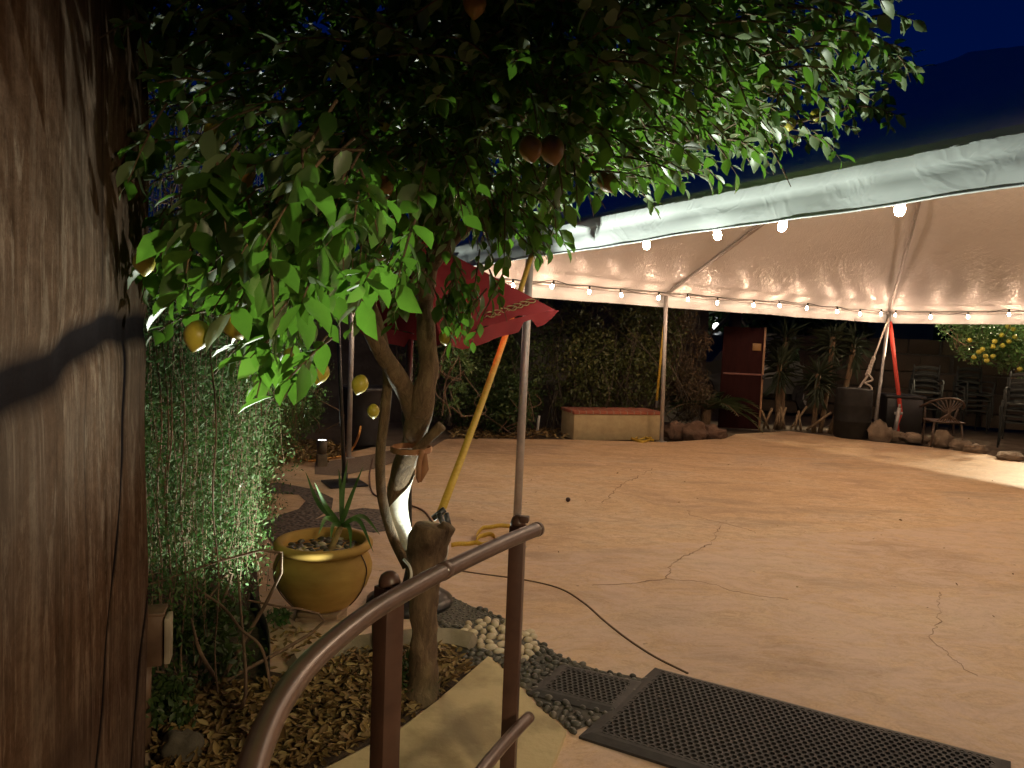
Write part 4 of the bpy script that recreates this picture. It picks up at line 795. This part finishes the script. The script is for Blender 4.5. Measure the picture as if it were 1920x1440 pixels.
# red gate panel
ga, gb = G(1352, 800), G(1418, 806); az = math.atan2(gb.y - ga.y, gb.x - ga.x) ; gw = .74; c = (ga + gb) / 2
m_door = M('red_brown_wood', (.018, .004, .004), (.027, .006, .0055), 6, .85, .3, .006, spec=.15, stretch=(3, 3, .5)); hgt = 1.85
root = empty('gate_panel', (c.x, c.y, 0), 'dark red wooden gate panel with a small plate, standing open', 'gate')
MB().box((c.x, c.y, hgt / 2), (gw, .05, hgt), -.12, .006).build('panel', m_door, root, auto=30)
ca, sa_ = math.cos(-.12), math.sin(-.12)
def gl(x, z, y=-.03): return (c.x + x * ca - y * sa_, c.y + x * sa_ + y * ca, z)
MB().box(gl(.36, hgt / 2, -.012), (.035, .07, hgt + .02), -.12, .004).build('edge_strip', M('pale_edge', (.22, .12, .06), (.3, .17, .09), 9, .6), root, auto=30)
MB().box(gl(0, 1.0), (.68, .03, .03), -.12, .004).build('rail', M('rail_red', (.16, .06, .05), (.2, .08, .06), 9, .5), root); MB().box(gl(.23, 1.5), (.15, .02, .13), -.12, .003).build('plate', M('brass_plate', (.22, .12, .03), (.28, .16, .05), 9, .5), root); MB().tube([gl(.37, 1.0, -.06), gl(.37, .92, -.07)], .02, 8).build('latch', m_steel, root)
# wooden post (palm trunk) behind
q = P(1375, 640, 15.6); tag(MB().tube([(q.x, q.y, -.05), (q.x + .03, q.y, 1.5), (q.x - .02, q.y, 3.6)], [.14, .13, .11], 12, nz=.15).build('wooden_post', M('dark_wood', (.05, .035, .025), (.08, .055, .04), 9, .9)), 'tall dark wooden post rising behind the red gate panel', 'post')
# yuccas
def yucca(px, py, hts, label, grp):
    q = G(px, py); root = empty('tall_yucca', q, label, 'yucca', grp); st = MB(); base, dd, nn, LL = [], [], [], []
    for dx, h in hts:
        t = q + Vector((dx, random.gauss(0, .1), h)); st.tube(smooth_path([q + Vector((dx * .4, 0, -.05)), q.lerp(t, .5) + Vector((dx * .3, 0, 0)), t], 4), [.05] * 9, 8, nz=.2)
        for _ in range(75):
            d = Vector((random.gauss(0, 1), random.gauss(0, 1), random.gauss(.3, .8))); base.append(t + Vector((0, 0, random.uniform(-.25, .05)))); dd.append(d); nn.append((0, 0, 1) if abs(d.z) < 1.5 else (1, 0, 0)); LL.append(random.uniform(.35, .6))
        for _ in range(30): base.append(t + Vector((0, 0, random.uniform(-.4, -.1)))); dd.append(Vector((random.gauss(0, .5), random.gauss(0, .5), -1))); nn.append((1, .3, 0)); LL.append(random.uniform(.3, .5))
    st.build('trunk', m_bark, root); cloud('leaves', DT, DF, base, dd, nn, LL, [.035] * len(LL), LEAF('yucca_blade', [(.035, .05, .03), (.055, .075, .045)], .1, .45), root)
yucca(1462, 800, ((.05, 1.7), (-.1, 1.2)), 'tall twin headed yucca right of the red gate panel', 'yuccas'); yucca(1528, 806, ((.25, 1.75), (.7, 1.65), (-.05, 1.05)), 'spreading yucca with several heads in front of the block wall', 'yuccas')
bb = MB(); q = G(1470, 806)
for a in range(9): bb.tube([q + Vector((.1 * a - .35, .1, 0)), q + Vector((.13 * a - .35 + random.gauss(0, .15), 0, random.uniform(.25, .5)))], .022, 6)
tag(bb.build('dead_stalks', M('dry_stalk', (.2, .14, .08), (.3, .22, .13), 20, .9)), 'cluster of bare dry stalks at the foot of the yuccas', 'stalks')
# block wall at the back right
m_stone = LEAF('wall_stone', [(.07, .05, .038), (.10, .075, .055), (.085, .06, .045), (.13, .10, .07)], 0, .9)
wa, wb_ = Vector((6.0, 17.2)), Vector((15.5, 13.0)); wdr = (wb_ - wa).normalized(); az = math.atan2(wdr.y, wdr.x); LW = (wb_ - wa).length
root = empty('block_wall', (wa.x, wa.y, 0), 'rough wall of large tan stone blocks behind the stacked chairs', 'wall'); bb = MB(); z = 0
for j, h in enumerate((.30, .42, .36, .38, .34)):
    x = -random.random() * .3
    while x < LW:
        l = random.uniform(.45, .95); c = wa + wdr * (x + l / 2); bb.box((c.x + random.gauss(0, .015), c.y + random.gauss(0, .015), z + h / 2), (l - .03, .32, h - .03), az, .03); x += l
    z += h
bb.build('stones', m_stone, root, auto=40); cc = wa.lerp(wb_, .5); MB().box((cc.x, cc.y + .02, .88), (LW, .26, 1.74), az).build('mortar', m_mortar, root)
# building beyond
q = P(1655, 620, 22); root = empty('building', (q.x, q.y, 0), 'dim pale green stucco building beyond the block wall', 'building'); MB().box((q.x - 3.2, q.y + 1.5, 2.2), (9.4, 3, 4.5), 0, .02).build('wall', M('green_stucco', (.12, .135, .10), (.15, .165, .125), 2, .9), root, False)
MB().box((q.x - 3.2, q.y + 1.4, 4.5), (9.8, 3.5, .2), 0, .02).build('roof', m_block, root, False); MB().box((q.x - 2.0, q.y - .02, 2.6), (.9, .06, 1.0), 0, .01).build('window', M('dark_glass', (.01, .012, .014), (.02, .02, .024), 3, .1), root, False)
# barrels
def barrel(px, py, r_, h, name, label, Y=None):
    q = G(px, py); q += Vector((0, .25, 0)); tag(MB().lathe([(.02, 0), (r_ * .9, 0), (r_ * .97, .03), (r_, h * .33), (r_ * 1.02, h * .34), (r_ * 1.02, h * .36), (r_, h * .38), (r_, h * .64), (r_ * 1.02, h * .66), (r_ * 1.0, h * .69), (r_ * .97, h * .97), (r_ * .9, h), (.02, h - .01)], q, 28).build(name, M('barrel_plastic', (.010, .0095, .009), (.018, .017, .015), 8, .65, spec=.25)), label, 'barrel')
barrel(1608, 824, .30, .86, 'plastic_barrel', 'black plastic barrel weighting the far tent corner, rope tied on top')
q = G(1712, 818) + Vector((0, .5, 0)); root = empty('planter_tub', q, 'dark square tub half hidden behind the red strap', 'tub'); MB().box(q + Vector((0, 0, .33)), (.62, .5, .66), -.2, .02).build('body', m_pole, root, auto=30); MB().box(q + Vector((0, 0, .69)), (.7, .56, .06), -.2, .02).build('lip', m_pole, root, auto=30)
q = G(1676, 818); tag(MB().tube([q, q + Vector((.06, 0, .52))], .035, 8).tube([q + Vector((.06, 0, .52)), q + Vector((.062, 0, .58))], .02, 8).build('metal_stake', m_alu), 'short grey metal stake standing beside the red strap', 'stake')
# chairs
m_chair = M('chair_resin', (.07, .045, .03), (.10, .065, .045), 12, .5); m_grn = M('chair_metal', (.03, .035, .033), (.045, .05, .048), 12, .7, spec=.2)
def fan_chair(label):
    root = empty('patio_chair', (0, 0, 0), label, 'chair'); w = .24
    MB().box((0, 0, .42), (.5, .47, .025), 0, .012).build('seat', m_chair, root, auto=30)
    for sx in (-1, 1):
        MB().tube([(sx * .23, -.22, 0), (sx * .22, -.2, .42), (sx * .25, -.14, .62)], .016, 8).build('leg', m_chair, root); MB().tube([(sx * .24, .24, 0), (sx * .2, .2, .42)], .016, 8).build('leg', m_chair, root)
    bw = [(.32 * math.cos(a), -.16 + .42 * math.sin(a) * .95, .62 + .19 * max(0, math.sin(a)) ** 1.2) for a in np.linspace(-.0, math.pi, 19)]; MB().tube(bw, .017, 8).build('back_hoop', m_chair, root)
    for k in range(9):
        a = R(38) + R(104) * k / 8; t = (.32 * math.cos(a), -.16 + .42 * math.sin(a) * .95, .62 + .19 * math.sin(a) ** 1.2); MB().tube([((k - 4) * .042, .21, .43), t], .009, 6).build('spindle', m_chair, root)
    MB().box((0, -.2, .405), (.46, .02, .05), 0, .008).build('apron', m_chair, root); return root
o = fan_chair('lone brown patio chair with a fan back at the edge of the patio'); o.location = G(1772, 838) + Vector((0, .1, 0)); o.rotation_euler.z = R(168)
def ladder_chair():
    root = empty('stacking_chair', (0, 0, 0), 'x', 'chair', 'stacked chairs by the block wall'); MB().box((0, 0, .43), (.46, .44, .03), 0, .012).build('seat', m_grn, root, auto=30)
    for sx in (-1, 1):
        MB().tube([(sx * .24, -.22, 0), (sx * .23, -.2, .44), (sx * .25, -.2, .66)], .014, 7).build('leg', m_grn, root); MB().tube([(sx * .24, .26, 0), (sx * .22, .2, .44), (sx * .22, .28, .96)], .014, 7).build('leg', m_grn, root); MB().tube([(sx * .25, -.2, .66), (sx * .25, 0, .68), (sx * .22, .25, .66)], .016, 7).build('armrest', m_grn, root)
    for z, h in ((.62, .04), (.74, .045), (.88, .07)):
        MB().ribbon([(x, .2 + .08 * (z - .44) / .52 + .03 * (1 - (x / .22) ** 2), z + .03 * (1 - (x / .22) ** 2)) for x in np.linspace(-.22, .22, 9)], h, (0, -1, .1), .012).build('slat', m_grn, root)
    return root
proto = ladder_chair(); first = True
names = {0: 'stack left of the lone chair', 1: 'stack directly behind the lone chair', 2: 'stack nearest the right edge under the fruit tree'}
pos = ['bottom', 'second', 'third', 'top']
for s, (px, py, Y, n) in enumerate(((1725, 810, 14.6, 4), (1815, 812, 14.6, 4), (1903, 842, 12.4, 4))):
    q = P(px, py, Y)
    for k in range(n):
        c = proto if first else copy_tree(proto); first = False
        c.location = (q.x + .01 * random.gauss(0, 1), q.y - .045 * k, .0 + .105 * k); c.rotation_euler.z = R((-22, -8, -35)[s]) + random.gauss(0, .03); c['label'] = f'{pos[k]} dark metal chair in the {names[s]}'

# ------------------------------------------------------------------ lamps
def lamp(kind, name, loc, power, col, rad=.05, aim=None, size=None, blend=.3):
    l = bpy.data.lights.new(name, kind); l.energy = power; l.color = col; l.shadow_soft_size = rad
    if size: l.spot_size = R(size); l.spot_blend = blend
    o = bpy.data.objects.new(name, l); COL.objects.link(o); o.location = loc
    if aim is not None: o.rotation_euler = (Vector(aim) - Vector(loc)).to_track_quat('-Z', 'Y').to_euler()
    return o
# ground uplight hidden behind the stump: a small canister with its lamp
B = Vector((-.46, 4.4, 0))
VL = Vector((-.6, 3.55, 0))  # added unseen canister, carries the vine and leaf fills
pu = empty('garden_uplight', VL, 'added unseen canister uplight between yellow pot and citrus stump, brightening the hanging vine', 'garden light')
MB().lathe([(.03, 0), (.034, .08), (.038, .17), (.034, .175), (.032, .16)], VL, 20).build('canister', m_bron, pu)
ub = empty('garden_uplight', B, 'small canister uplight on the patio behind the citrus stump', 'garden light')
MB().lathe([(.045, 0), (.05, .10), (.058, .16), (.05, .165), (.048, .15)], B, 20).build('canister', m_bron, ub); MB().lathe([(.002, .155), (.047, .155)], B, 20).build('lens', emit('lens_glow_cool', (.9, 1, .92), 6), ub)
cool = (.92, 1, .86)
lamp('SPOT', 'uplight_lamp', B + Vector((0, 0, .19)), 850, cool, .03, B + Vector((1.42, -.3, 1.55)), 84, .3)
lamp('SPOT', 'bough_fill_lamp', B + Vector((-.02, 0, .2)), 350, cool, .03, P(560, 560, 2.0), 38, .6)  # second beam added at the canister to brighten the low bough
lamp('SPOT', 'path_uplight_lamp', A_pos + Vector((0, 0, .05)), 700, cool, .03, A_pos + Vector((.05, -.75, 1.5)), 104, .4)
K2 = P(812, 1035, 3.42)
lamp('SPOT', 'stump_lamp', K2, 14, cool, .02, P(743, 925, 3.46), 82, .4)
lamp('SPOT', 'vine_fill_lamp', VL + Vector((-.01, 0, .2)), 140, cool, .025, VL + Vector((-.9, -.02, 1.12)), 74, .4)  # added from a made-up spot to brighten the hanging vine
lamp('SPOT', 'leaf_fill_lamp', VL + Vector((.01, 0, .2)), 300, cool, .025, (-.62, 1.75, 1.62), 33, .6)  # added beam that makes the low bough leaves glow
lamp('SPOT', 'building_flood', (4.3, -2.4, 4.1), 260, (1, .82, .68), .15, (2.3, 3.0, 0), 44, .4)
lamp('POINT', 'tent_fill_lamp', T(TL * .47, TW * .5, 3.75), 135, (1, .70, .45), .12)  # unseen fill added to light the tent floor and ceiling
lamp('SPOT', 'near_fill_lamp', (1.3, -.5, 2.0), 175, (1, .77, .45), .12, (-1.0, 1.8, .0), 78, .6)  # unseen warm fill added for the bed, slab and wall
lamp('SPOT', 'far_flood', (10.2, 14.1, 3.3), 1500, (1, .82, .54), .04, (5.4, 11.2, 0), 74, .3)

S.render.engine = 'CYCLES'; S.view_settings.view_transform = 'Standard'; S.view_settings.look = 'None'; S.view_settings.exposure = 0; S.view_settings.gamma = 1
S.cycles.use_denoising = True; S.cycles.max_bounces = 8; S.cycles.sample_clamp_indirect = 6
